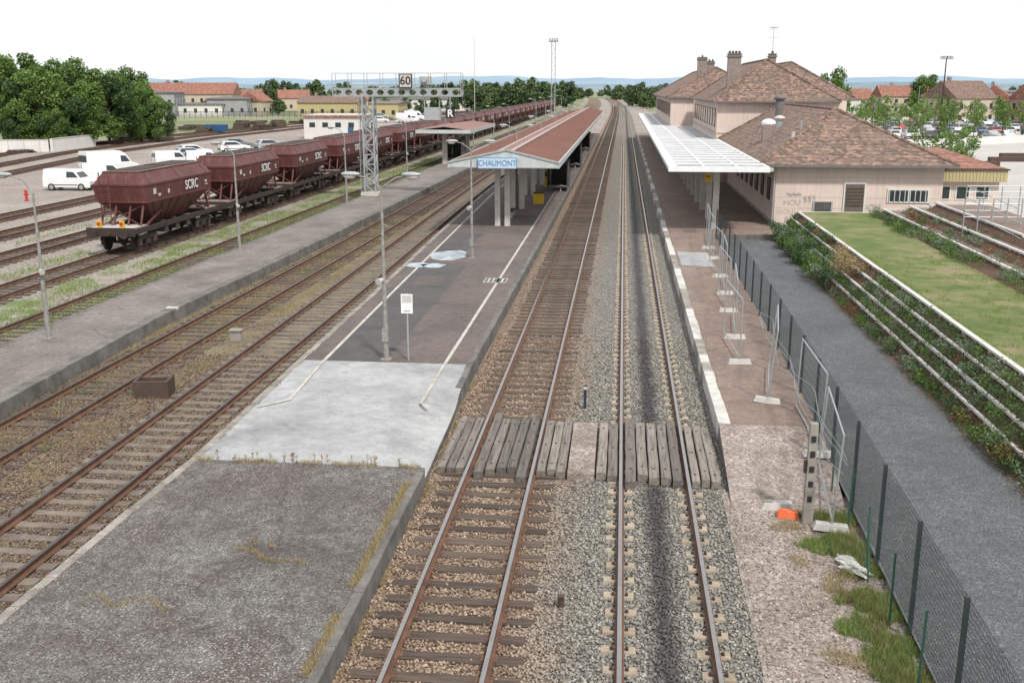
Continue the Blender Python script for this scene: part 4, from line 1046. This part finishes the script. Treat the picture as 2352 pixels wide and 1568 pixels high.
# ---------------------------------------------------------------- station building
def hip(b,x0,x1,y0,y1,z0,r0,r1,zr,m,th=.12,gm='slate'):
    xr0,yr0=r0;xr1,yr1=r1
    vs=[(x0,y0,z0),(x1,y0,z0),(x1,y1,z0),(x0,y1,z0),(xr0,yr0,zr),(xr1,yr1,zr)]
    b.add(vs,[(0,1,4),(1,2,5,4),(2,3,5),(3,0,4,5)],m)
    b.add([(x0,y0,z0-.01),(x1,y0,z0-.01),(x1,y1,z0-.01),(x0,y1,z0-.01)],[(3,2,1,0)],'wall_w')
    for q0,q1 in(((x0,y0),(x1,y0)),((x1,y0),(x1,y1)),((x1,y1),(x0,y1)),((x0,y1),(x0,y0))):
        b.bar((q0[0],q0[1],z0-.06),(q1[0],q1[1],z0-.06),.14,.14,gm)
    for q,r in((vs[0],vs[4]),(vs[1],vs[4]),(vs[2],vs[5]),(vs[3],vs[5]),(vs[4],vs[5])):
        b.cyl((q[0],q[1],q[2]+.02),(r[0],r[1],r[2]+.02),.11,.11,6,m)
P={};b=B();b.box(9.3,19.1,64,93,-.3,4.0,'wall')
for z in(1.35,2.0,3.2): b.box(9.294,19.106,63.994,93,z,z+.03,'wall_c')
b.box(9.27,19.13,63.97,93,-.3,.45,'kerb')
b.box(8.2,19.2,93.5,125,-.3,7.35,'wall');b.box(9.0,21.6,106,126,-.3,7.35,'wall');b.box(5.6,17,126.2,182,-.3,7.4,'wall')
b.box(8.15,19.25,93.45,125.05,4.55,4.7,'wall_c')
b.box(19.1,23.0,66,80,-.3,2.9,'wall');P['walls']=b
b=B()
hip(b,8.2,19.7,63.3,93.4,4.0,(13.6,69.6),(13.6,92),7.15,'roof')
hip(b,7.7,18.6,92.9,122,7.35,(12.9,98.3),(12.9,118),10.95,'roof')
hip(b,9.,22.4,104,127,7.36,(16.9,110.5),(16.9,121),11.,'roof')
hip(b,5.0,17.5,125.8,182.5,7.4,(11.2,132),(11.2,176),10.9,'roof')
P['roof']=b
b=B();b.box(18.9,23.3,65.6,80.3,2.9,3.6,'yellow_clad')
for i in range(22): b.box(18.9+i*.2,18.93+i*.2,65.57,65.6,2.9,3.6,'wall_c')
b.box(18.7,23.4,65.5,80.4,3.6,3.68,'brown');b.add([(18.8,65.7,3.7),(23.3,65.7,3.7),(23.3,80,4.2),(18.8,80,4.2)],[(0,1,2,3)],'roof_r');P['annex_roof']=b
b=B()
def chim(x,y,w_,d_,z0,z1,pots=2):
    b.box(x-w_/2,x+w_/2,y-d_/2,y+d_/2,z0,z1,'brick');b.box(x-w_/2-.08,x+w_/2+.08,y-d_/2-.08,y+d_/2+.08,z1-.25,z1-.1,'slate');b.box(x-w_/2-.05,x+w_/2+.05,y-d_/2-.05,y+d_/2+.05,z1,z1+.08,'slate')
    for i in range(pots):
        xx=x-w_/2+(i+.5)*w_/pots;b.cyl((xx,y,z1+.08),(xx,y,z1+.3),.12,.1,8,'brown')
chim(9.9,98,1.15,.9,8.,11.4,4);chim(13.35,98.6,.6,.8,9,11.4,1);chim(9.4,131,1.1,.9,8,12.,1);chim(10.5,134,1.2,.9,8.5,11.6,3)
P['chimneys']=b
b=B();b.box(9.6,10.4,73.4,74.2,4.5,5.9,'brick');b.cyl((10.,73.8,5.9),(10.,73.8,6.1),.35,.35,12,'galv');b.ball((10.,73.8,6.1),.5,.5,.3,'white',14,7)
b.cyl((11.2,77,5.3),(11.2,77,6.3),.25,.25,10,'galv');b.ball((11.2,77,6.35),.4,.4,.2,'offwhite',12,6)
b.cyl((12,83,6),(12,83,7.6),.3,.3,10,'slate');b.ball((12,83,7.7),.48,.48,.25,'slate',12,6)
b.cyl((10.6,66.8,5.),(10.6,66.8,5.8),.12,.12,8,'offwhite');b.box(10.3,10.9,66.3,66.9,4.9,5.2,'offwhite')
for x,y in((16.5,70),(11.5,69.5),(17,77)): b.cyl((x,y,5),(x,y,6.4 if x<16 else 5.8),.08,.08,8,'galv')
P['roof_vents']=b
b=B()
b.box(13.35,14.65,63.93,63.99,-.1,2.95,'wall_w');b.box(13.45,14.55,63.9,63.95,-.1,2.85,'door')
for i in range(6): b.box(13.5,14.5,63.885,63.9,1.5+i*.2,1.62+i*.2,'brown')
b.box(15.9,18.35,63.94,63.993,1.75,2.6,'wall_w')
b.box(16.0,17.1,63.92,63.95,1.85,2.5,'glass');b.box(17.2,18.25,63.92,63.95,1.85,2.5,'glass')
for i in range(8):
    x=16.0+i*.3
    b.box(x,x+.05,63.89,63.915,1.83,2.52,'offwhite')
b.box(11.6,12.75,63.93,63.993,1.15,1.8,'grey');b.box(11.7,12.65,63.9,63.94,1.2,1.75,'asph_dark')
for i in range(3): b.box(19.4+i*1.15,20.1+i*1.15,65.95,65.99,1.85,2.55,'glass');b.box(19.3+i*1.15,20.2+i*1.15,65.97,65.995,1.75,2.65,'wall_w')
y=66
while y<92: b.box(9.26,9.29,y,y+1.4,1.6,3.0,'brown');b.box(9.24,9.26,y+.1,y+1.3,1.7,2.9,'glass');y+=3.
y=95
while y<124: b.box(8.16,8.19,y,y+1.5,5.1,6.7,'brown');b.box(8.14,8.16,y+.1,y+1.4,5.2,6.6,'glass');b.box(8.14,8.17,y,y+1.5,1,3.2,'brown');y+=2.9
y=128
while y<180: b.box(5.56,5.59,y,y+1.4,5.1,6.7,'brown');b.box(5.54,5.56,y+.1,y+1.3,5.2,6.6,'glass');b.box(5.54,5.57,y,y+1.5,1,3.2,'brown');y+=2.9
b.cyl((9.2,63.9,-.1),(9.2,63.9,3.9),.06,.06,8,'galv');P['openings']=b
b=B();b.cyl((13.35,98.6,11.4),(13.35,98.6,13.9),.03,.02,6,'grey')
b.cyl((12.9,98.6,13.6),(13.8,98.6,13.6),.015,.015,4,'grey')
for i in range(5): b.cyl((13.0,98.6+(i-2)*.2,13.75),(13.7,98.6+(i-2)*.2,13.75),.012,.012,4,'grey')
b.cyl((12.8,98.6,12.9),(13.9,98.6,12.9),.015,.015,4,'grey');P['antenna']=b
st=multi('station_building',P)
for body,x,z,s_,r in(('WOLF',10.0,1.15,.42,.03),('GAN',10.35,.72,.42,-.04),('MOU',10.35,1.7,.5,.08),('$$Y',11.4,1.95,.55,.1),('PON',15.1,1.45,.55,.15)):
    link('graffiti',text(body,s_,'grey',.002,off=-.012),(x,63.965,z),(rad(90),-r,0),st,(.9,1,1))
b=B();c_=(18.35,1.35)
tri=[(c_[0]-.42,c_[1]-.35),(c_[0]+.42,c_[1]-.35),(c_[0],c_[1]+.4)]
for i in range(3):
    p0,p1=tri[i],tri[(i+1)%3];b.bar((p0[0],63.96,p0[1]),(p1[0],63.96,p1[1]),.01,.035,'grey')
for i in range(10):
    a0,a1=i*math.tau/10,(i+1)*math.tau/10
    b.bar((c_[0]+.17*math.cos(a0),63.96,c_[1]-.1+.09*math.sin(a0)),(c_[0]+.17*math.cos(a1),63.96,c_[1]-.1+.09*math.sin(a1)),.01,.025,'grey')
b.box(c_[0]-.03,c_[0]+.03,63.955,63.965,c_[1]-.13,c_[1]-.07,'grey')
for (xs,zs,ln) in((10.0,2.2,.9),(16.6,1.25,1.7)):
    pr=None
    for i in range(26):
        q=(xs+ln*i/26,63.962,zs+.1*math.sin(i*1.9)+.04*math.sin(i*.7))
        if pr: b.bar(pr,q,.01,.022,'grey')
        pr=q
link('graffiti_triangle',b.mesh('g'),parent=st)
# side canopy
P={};b=B();X0,X1=2.65,8.35;ya,yb=60.,186.;z=4.1
b.box(X0,X0+.5,ya,yb,z-.22,z,'white');b.box(X1-.2,X1,ya,yb,z-.2,z+.002,'white');b.box(4.6,4.75,ya,yb,z-.2,z+.01,'white');b.box(6.5,6.62,ya,yb,z-.2,z+.01,'white')
b.box(X0,X1,ya-.2,ya,z-.28,z+.012,'white')
y=ya+2.5
while y<yb: b.box(X0+.5,X1-.2,y-.1,y+.1,z-.2,z+.006,'white');y+=2.5
P['frame']=b
b=B();y=ya
while y<yb-.4:
    b.add([(X0+.52,y+.03,z-.1),(X1-.22,y+.03,z-.1),(X1-.22,y+.47,z-.03),(X0+.52,y+.47,z-.03)],[(0,1,2,3)],'cglass')
    y+=.5
P['glass_louvres']=b
b=B();y=62.4
while y<184: b.box(5.45,5.8,y-.17,y+.17,.25,z-.2,'conc');b.box(3.3,8.9,y-.12,y+.12,z-.42,z-.22,'conc');y+=5.
P['columns']=b;multi('station_canopy',P)
b=B();b.box(-.2,.2,-.12,.12,0,.5,'yellow',(.02,.02));b.box(-.12,.12,-.125,-.12,.3,.36,'black');one('yellow_letter_box',b,(5.25,64.,2.9))
b=B();b.box(-.25,.25,-.25,.25,0,.9,'anth');b.box(-.28,.28,-.28,.28,.9,.95,'grey');one('litter_bin',b,(6.4,78,.25));
# ---------------------------------------------------------------- houses
def house(name,x,y,w_,d_,h,rh,wm,rm,rot=0,win=2,gable=True):
    P={};b=B();b.box(-w_/2,w_/2,-d_/2,d_/2,-.5,h,wm);P['walls']=b
    r=B();o=.4
    if gable:
        r.add([(-w_/2-o,-d_/2-o,h-.1),(w_/2+o,-d_/2-o,h-.1),(w_/2+o,d_/2+o,h-.1),(-w_/2-o,d_/2+o,h-.1),(-w_/2-o,0,h+rh),(w_/2+o,0,h+rh)],[(0,1,5,4),(2,3,4,5),(3,0,4),(1,2,5),(3,2,1,0)],rm)
    else: hip(r,-w_/2-o,w_/2+o,-d_/2-o,d_/2+o,h,(-w_/4,0),(w_/4,0),h+rh,rm)
    if rh>1: r.box(-w_*.3,-w_*.3+.9,.2,.9,h,h+rh+.9,'brick')
    P['roof']=r
    wi=B();nf=max(1,int(h/2.8));nc=max(2,int(w_/3))
    for f in range(nf):
        for c in range(nc):
            xx=-w_/2+(c+.5)*w_/nc;zz=.9+f*2.8
            wi.box(xx-.5,xx+.5,-d_/2-.04,-d_/2-.01,zz,zz+1.35,'glass');wi.box(xx-.6,xx+.6,-d_/2-.06,-d_/2-.005,zz-.1,zz-.002,'offwhite')
        for c in range(max(1,int(d_/4))):
            yy=-d_/2+(c+.5)*d_/max(1,int(d_/4))
            for s in(-1,1): wi.box(min(s*w_/2,s*(w_/2+.04)),max(s*w_/2,s*(w_/2+.04)),yy-.5,yy+.5,zz,zz+1.35,'glass')
    P['windows']=wi
    return multi(name,P,(x,y,-.3),rot)
house('rendered_house',-151,410,13,10,5,3.2,'wall_r','roof_r',.1);house('rendered_house',-132,412,12,9,4.8,3.2,'wall_c','roof_r',.4)
house('rendered_house',-165,415,10,10,4.5,2.5,'wall_r','roof_r',.9);house('rendered_house',-114,438,12,9,4,2.6,'wall_c','roof_r',.2)
house('grey_warehouse',-152,330,15,16,7.3,.3,'wall_g','slate',.2,gable=False);house('white_workshop',-139,335,17,12,3.6,.3,'wall_w','slate',.1,gable=False)
house('grey_warehouse',-130,340,13,14,5.3,.5,'wall_g','slate',.1,gable=False);house('long_tiled_building',-157,372,32,12,6.6,4,'wall_c','roof_r',.1)
house('rendered_house',-124,345,8,9,4.5,3,'wall_c','roof_r',1.4)
house('yellow_depot',-93,330,19,15,4.3,2,'yellow_clad','roof',.05);house('yellow_depot',-72,318,9,18,4.3,.6,'yellow_clad','slate',.05)
house('white_office_building',-78,410,38,12,4.6,.4,'wall_w','slate',.0,gable=False);house('rendered_house',-45,470,12,10,4.4,3,'wall_c','roof_r',.2)
house('rendered_house',-34,470,9,9,3.6,3,'wall_c','roof_r',1.2)
P={};b=B();b.box(-5,5,-5,7,-.4,3.7,'wall_w');P['walls']=b
b=B();b.box(-5.3,5.3,-5.3,7.3,3.7,4.,'roof_r');b.box(-5.2,5.2,-5.2,7.2,4.,4.08,'conc');P['roof']=b
b=B()
for i in range(4): b.box(-4+i*2.3,-3.0+i*2.3,-5.05,-5.01,2.0,2.8,'glass')
b.box(2.8,3.8,-5.05,-5.01,-.1,2.0,'cb')
for i in range(3): b.box(5.01,5.05,-3.5+i*3.5,-2+i*3.5,1.4,2.6,'glass')
P['openings']=b;multi('white_yard_building',P,(-50.5,183,-.2),.02)
for (x,y,w_,d_,h,rh,wm,rot) in[(97,372,22,11,6,3.6,'wall_c',.1),(122,360,20,12,7.5,.5,'wall_g',.1),(84,275,13,11,6.3,4.2,'wall_c',.5),(95,283,11,10,5.6,3.8,'wall_c',1.2),(104,270,14,12,6.2,4,'wall_r',.3),(118,268,16,12,7.2,4.5,'wall_c',.2),(135,290,18,12,7,4.5,'wall_c',.1),(150,380,18,12,8,4,'wall_c',.1),(78,380,16,10,5,3.5,'wall_w',.2),(175,340,20,14,8,5,'wall_c',.1),(66,390,14,10,4.6,3,'wall_c',.3)]:
    house('town_house',x,y,w_,d_,h,rh,wm,('roof_r' if rot<.4 or rot>1 else 'roof') if rh>1 else 'slate',rot)
def mast(name,x,y,h,m='pole',r=.12,flood=True):
    b=B();b.cyl((x,y,-.3),(x,y,h),r,r*.6,8,m)
    if flood:
        b.box(x-.9,x+.9,y-.1,y+.1,h-.1,h+.05,m)
        for i in(-.8,-.3,.3,.8): b.box(x+i-.22,x+i+.22,y-.35,y-.05,h-.5,h+.0,'grey')
    one(name,b)
mast('square_lamp_mast',54,186,13.6,'wagon_dk',.16);mast('radio_mast',-28.4,200,17.6,'offwhite',.07,False)
b=B()
for dx in(-.6,.6):
    for dy in(-.6,.6): b.box(-22+dx-.06,-22+dx+.06,330+dy-.06,330+dy+.06,-.3,22.3,'galv')
for k in range(18):
    z=k*1.25;s_=1 if k%2 else -1;b.bar((-22-.6*s_,329.4,z),(-22+.6*s_,329.4,z+1.25),.05,.08,'galv');b.bar((-22.6,329.4,z),(-21.4,329.4,z),.05,.08,'galv')
b.box(-23.4,-20.6,329.,331,22.3,22.5,'grey')
for i in range(4): b.box(-23.3+i*.75,-22.8+i*.75,328.7,329.1,22.5,23.3,'grey')
one('floodlight_mast',b)
for (x,y,h) in((17,330,9),(24,360,10),(70,260,9),(88,240,9)): mast('tall_street_light',x,y,h,'pole',.1,False)
b=B();b.box(0,.3,0,14,-.4,1.7,'wall_w');
for i in range(10): b.box(-.04,0,i*1.4,i*1.4+.08,-.3,1.75,'offwhite')
b.box(-.05,.35,0,14,1.7,1.78,'conc')
one('white_boundary_wall',b,(-79.5,138,-.2),rad(4))
b=B();b.box(-9,9,-.15,.15,-.4,1.6,'wall_w');
for i in range(9): b.box(-9+i*2.1,-8.9+i*2.1,-.19,-.15,-.4,1.64,'offwhite')
b.box(-9.05,9.05,-.2,.2,1.6,1.68,'conc');one('white_boundary_wall',b,(-88.5,136,-.2),rad(12))
b=B();b.add([(-97,118,-.15),(-86,131,-.15),(-88,138,.6),(-103,150,3.6),(-118,135,3.6)],[(0,1,2,3,4)],'plaza');one('concrete_ramp',b)
b=B()
for i in range(14):
    x=-102+i*1.2;y=150-i*1.;b.cyl((x,y,0),(x,y,4.6-i*.25),.04,.04,5,'galv')
    if i: b.cyl((x,y,4.6-i*.25),(x-1.2,y+1.,4.6-(i-1)*.25),.03,.03,5,'galv')
one('ramp_railing',b)
b=B()
for i in range(60):
    x=-135+i*1.6;y=300+i*.3;b.box(x-.05,x+.05,y-.05,y+.05,-.3,1.7,'anth')
for h in(.3,.7,1.1,1.5): b.bar((-135,300,h),(-40.6,317.7,h),.02,.12,'anth')
one('yard_fence',b)
# ---------------------------------------------------------------- trees
MB=[tree(101,14.5,6.2,11000,.25,['leafA','leafC','leafA'],.3,.12,16),tree(102,14,5.8,11000,.25,['leafA','leafB','leafC'],.3,.12,16),tree(103,12.5,5.8,10000,.25,['leafA','leafC','leafB'],.3,.1,15)]
for i,(x,y,s_,k,r) in enumerate([(-101,148,.88,1,0),(-95,152,.98,0,1),(-88,150,.9,1,2),(-84,153,.97,0,3),(-82,151,.84,2,4),(-80.5,157,.9,1,5),(-86,160,.95,2,1.5),(-92,160,.97,0,2.2),(-79.5,166,.8,2,.5),(-98,163,1.1,1,.7),(-107,158,1.0,0,3.3),(-83,172,.9,0,4.4),(-76,165,.6,2,2.4),(-90,147,.55,2,0),(-83.5,147,.5,2,3),(-78.5,160,.55,0,1.2)]):
    link('deciduous_tree',MB[k],(x,y,-.3),(0,0,r),None,(s_,s_,s_*.95))
FM=[tree(201,10,5.,1300,.5,['farB','farA'],.3,.12),tree(202,9,5.4,1300,.5,['farB','farB','farA'],.3,.1),tree(203,11.5,4.6,1300,.5,['farB','farA'],.3,.12),tree(204,8,5,1200,.5,['farA','farA','farB'],.3,.1)]
random.seed(55)
def belt(name,pts):
    e=link(name,None)
    for (x,y,s_) in pts:
        link('tree',random.choice(FM),(x,y,-.4),(0,0,random.uniform(0,6.28)),e,(s_*random.uniform(.9,1.3),s_*1.1,s_*random.uniform(.8,1.15)))
pts=[]
for i in range(90): x=random.uniform(-235,-28);pts.append((x,random.uniform(455,520),random.uniform(.9,1.12)))
for i in range(26): x=random.uniform(-95,-24);pts.append((x,random.uniform(360,470) if x>-60 else random.uniform(430,500),random.uniform(.75,1.1)))
for i in range(22): pts.append((random.uniform(-46,-26),random.uniform(380,520),random.uniform(.95,1.15)))
for i in range(24): pts.append((random.uniform(-250,-165),random.uniform(380,460),random.uniform(.8,1.05)))
for i in range(16): pts.append((random.uniform(-150,-60),random.uniform(345,400),random.uniform(.35,.6)))
for i in range(34): pts.append((random.uniform(-75,-32),random.uniform(560,900),random.uniform(.9,1.15)))
belt('distant_tree_belt',pts)
pts=[]
for i in range(46): pts.append((random.uniform(10,70),random.uniform(330,520),random.uniform(.6,.9)))
for i in range(26): pts.append((random.uniform(4,24),random.uniform(480,700),random.uniform(.75,1.0)))
for i in range(26): pts.append((random.uniform(-8,20),random.uniform(740,900),random.uniform(.8,1.0)))
for i in range(60): pts.append((random.uniform(60,330),random.uniform(400,520),random.uniform(.6,.95)))
for i in range(20): pts.append((random.uniform(-60,10),random.uniform(960,1050),random.uniform(.7,.95)))
belt('distant_tree_belt',pts)
link('round_tree',MB[1],(91,330,-.3),(0,0,1),None,(1.05,1.05,.93));link('round_tree',MB[2],(128,330,-.3),(0,0,1),None,(.9,.9,.95));link('round_tree',MB[0],(28.5,150,-.3),(0,0,1),None,(.6,.6,.8))
YM=[tree(301,6.5,1.9,900,.16,['leafA','leafC'],.09,.32),tree(302,6.,1.7,800,.16,['leafA','leafC'],.09,.32)]
random.seed(8)
for r,(x0,y0,nn) in enumerate([(37,172,8),(45,196,9),(50,225,9),(58,262,9)]):
    for i in range(nn): link('young_tree',random.choice(YM),(x0+i*5.2+random.uniform(-.5,.5),y0+i*2,-.1),(0,0,random.uniform(0,6)),None,(random.uniform(.85,1.15),)*3)
for x,y in((26,86),(30,96),(33,112),(27,100),(38,120)): link('young_tree',random.choice(YM),(x,y,-.1),(0,0,random.uniform(0,6)),None,(.8,.8,.8))
b=B()
for (x,y) in((36,118),(40,122),(33,108),(46,130),(50,138)): b.box(x-2.2,x+2.2,y-.5,y+.5,-.1,.4,'brown');b.box(x-2.1,x+2.1,y-.4,y+.4,.4,.42,'soil')
one('square_planter_box',b)
b=B();b.bar((34,150,.5),(110,215,.5),.3,1.2,'wall_w');one('square_low_wall',b)
# ---------------------------------------------------------------- hills
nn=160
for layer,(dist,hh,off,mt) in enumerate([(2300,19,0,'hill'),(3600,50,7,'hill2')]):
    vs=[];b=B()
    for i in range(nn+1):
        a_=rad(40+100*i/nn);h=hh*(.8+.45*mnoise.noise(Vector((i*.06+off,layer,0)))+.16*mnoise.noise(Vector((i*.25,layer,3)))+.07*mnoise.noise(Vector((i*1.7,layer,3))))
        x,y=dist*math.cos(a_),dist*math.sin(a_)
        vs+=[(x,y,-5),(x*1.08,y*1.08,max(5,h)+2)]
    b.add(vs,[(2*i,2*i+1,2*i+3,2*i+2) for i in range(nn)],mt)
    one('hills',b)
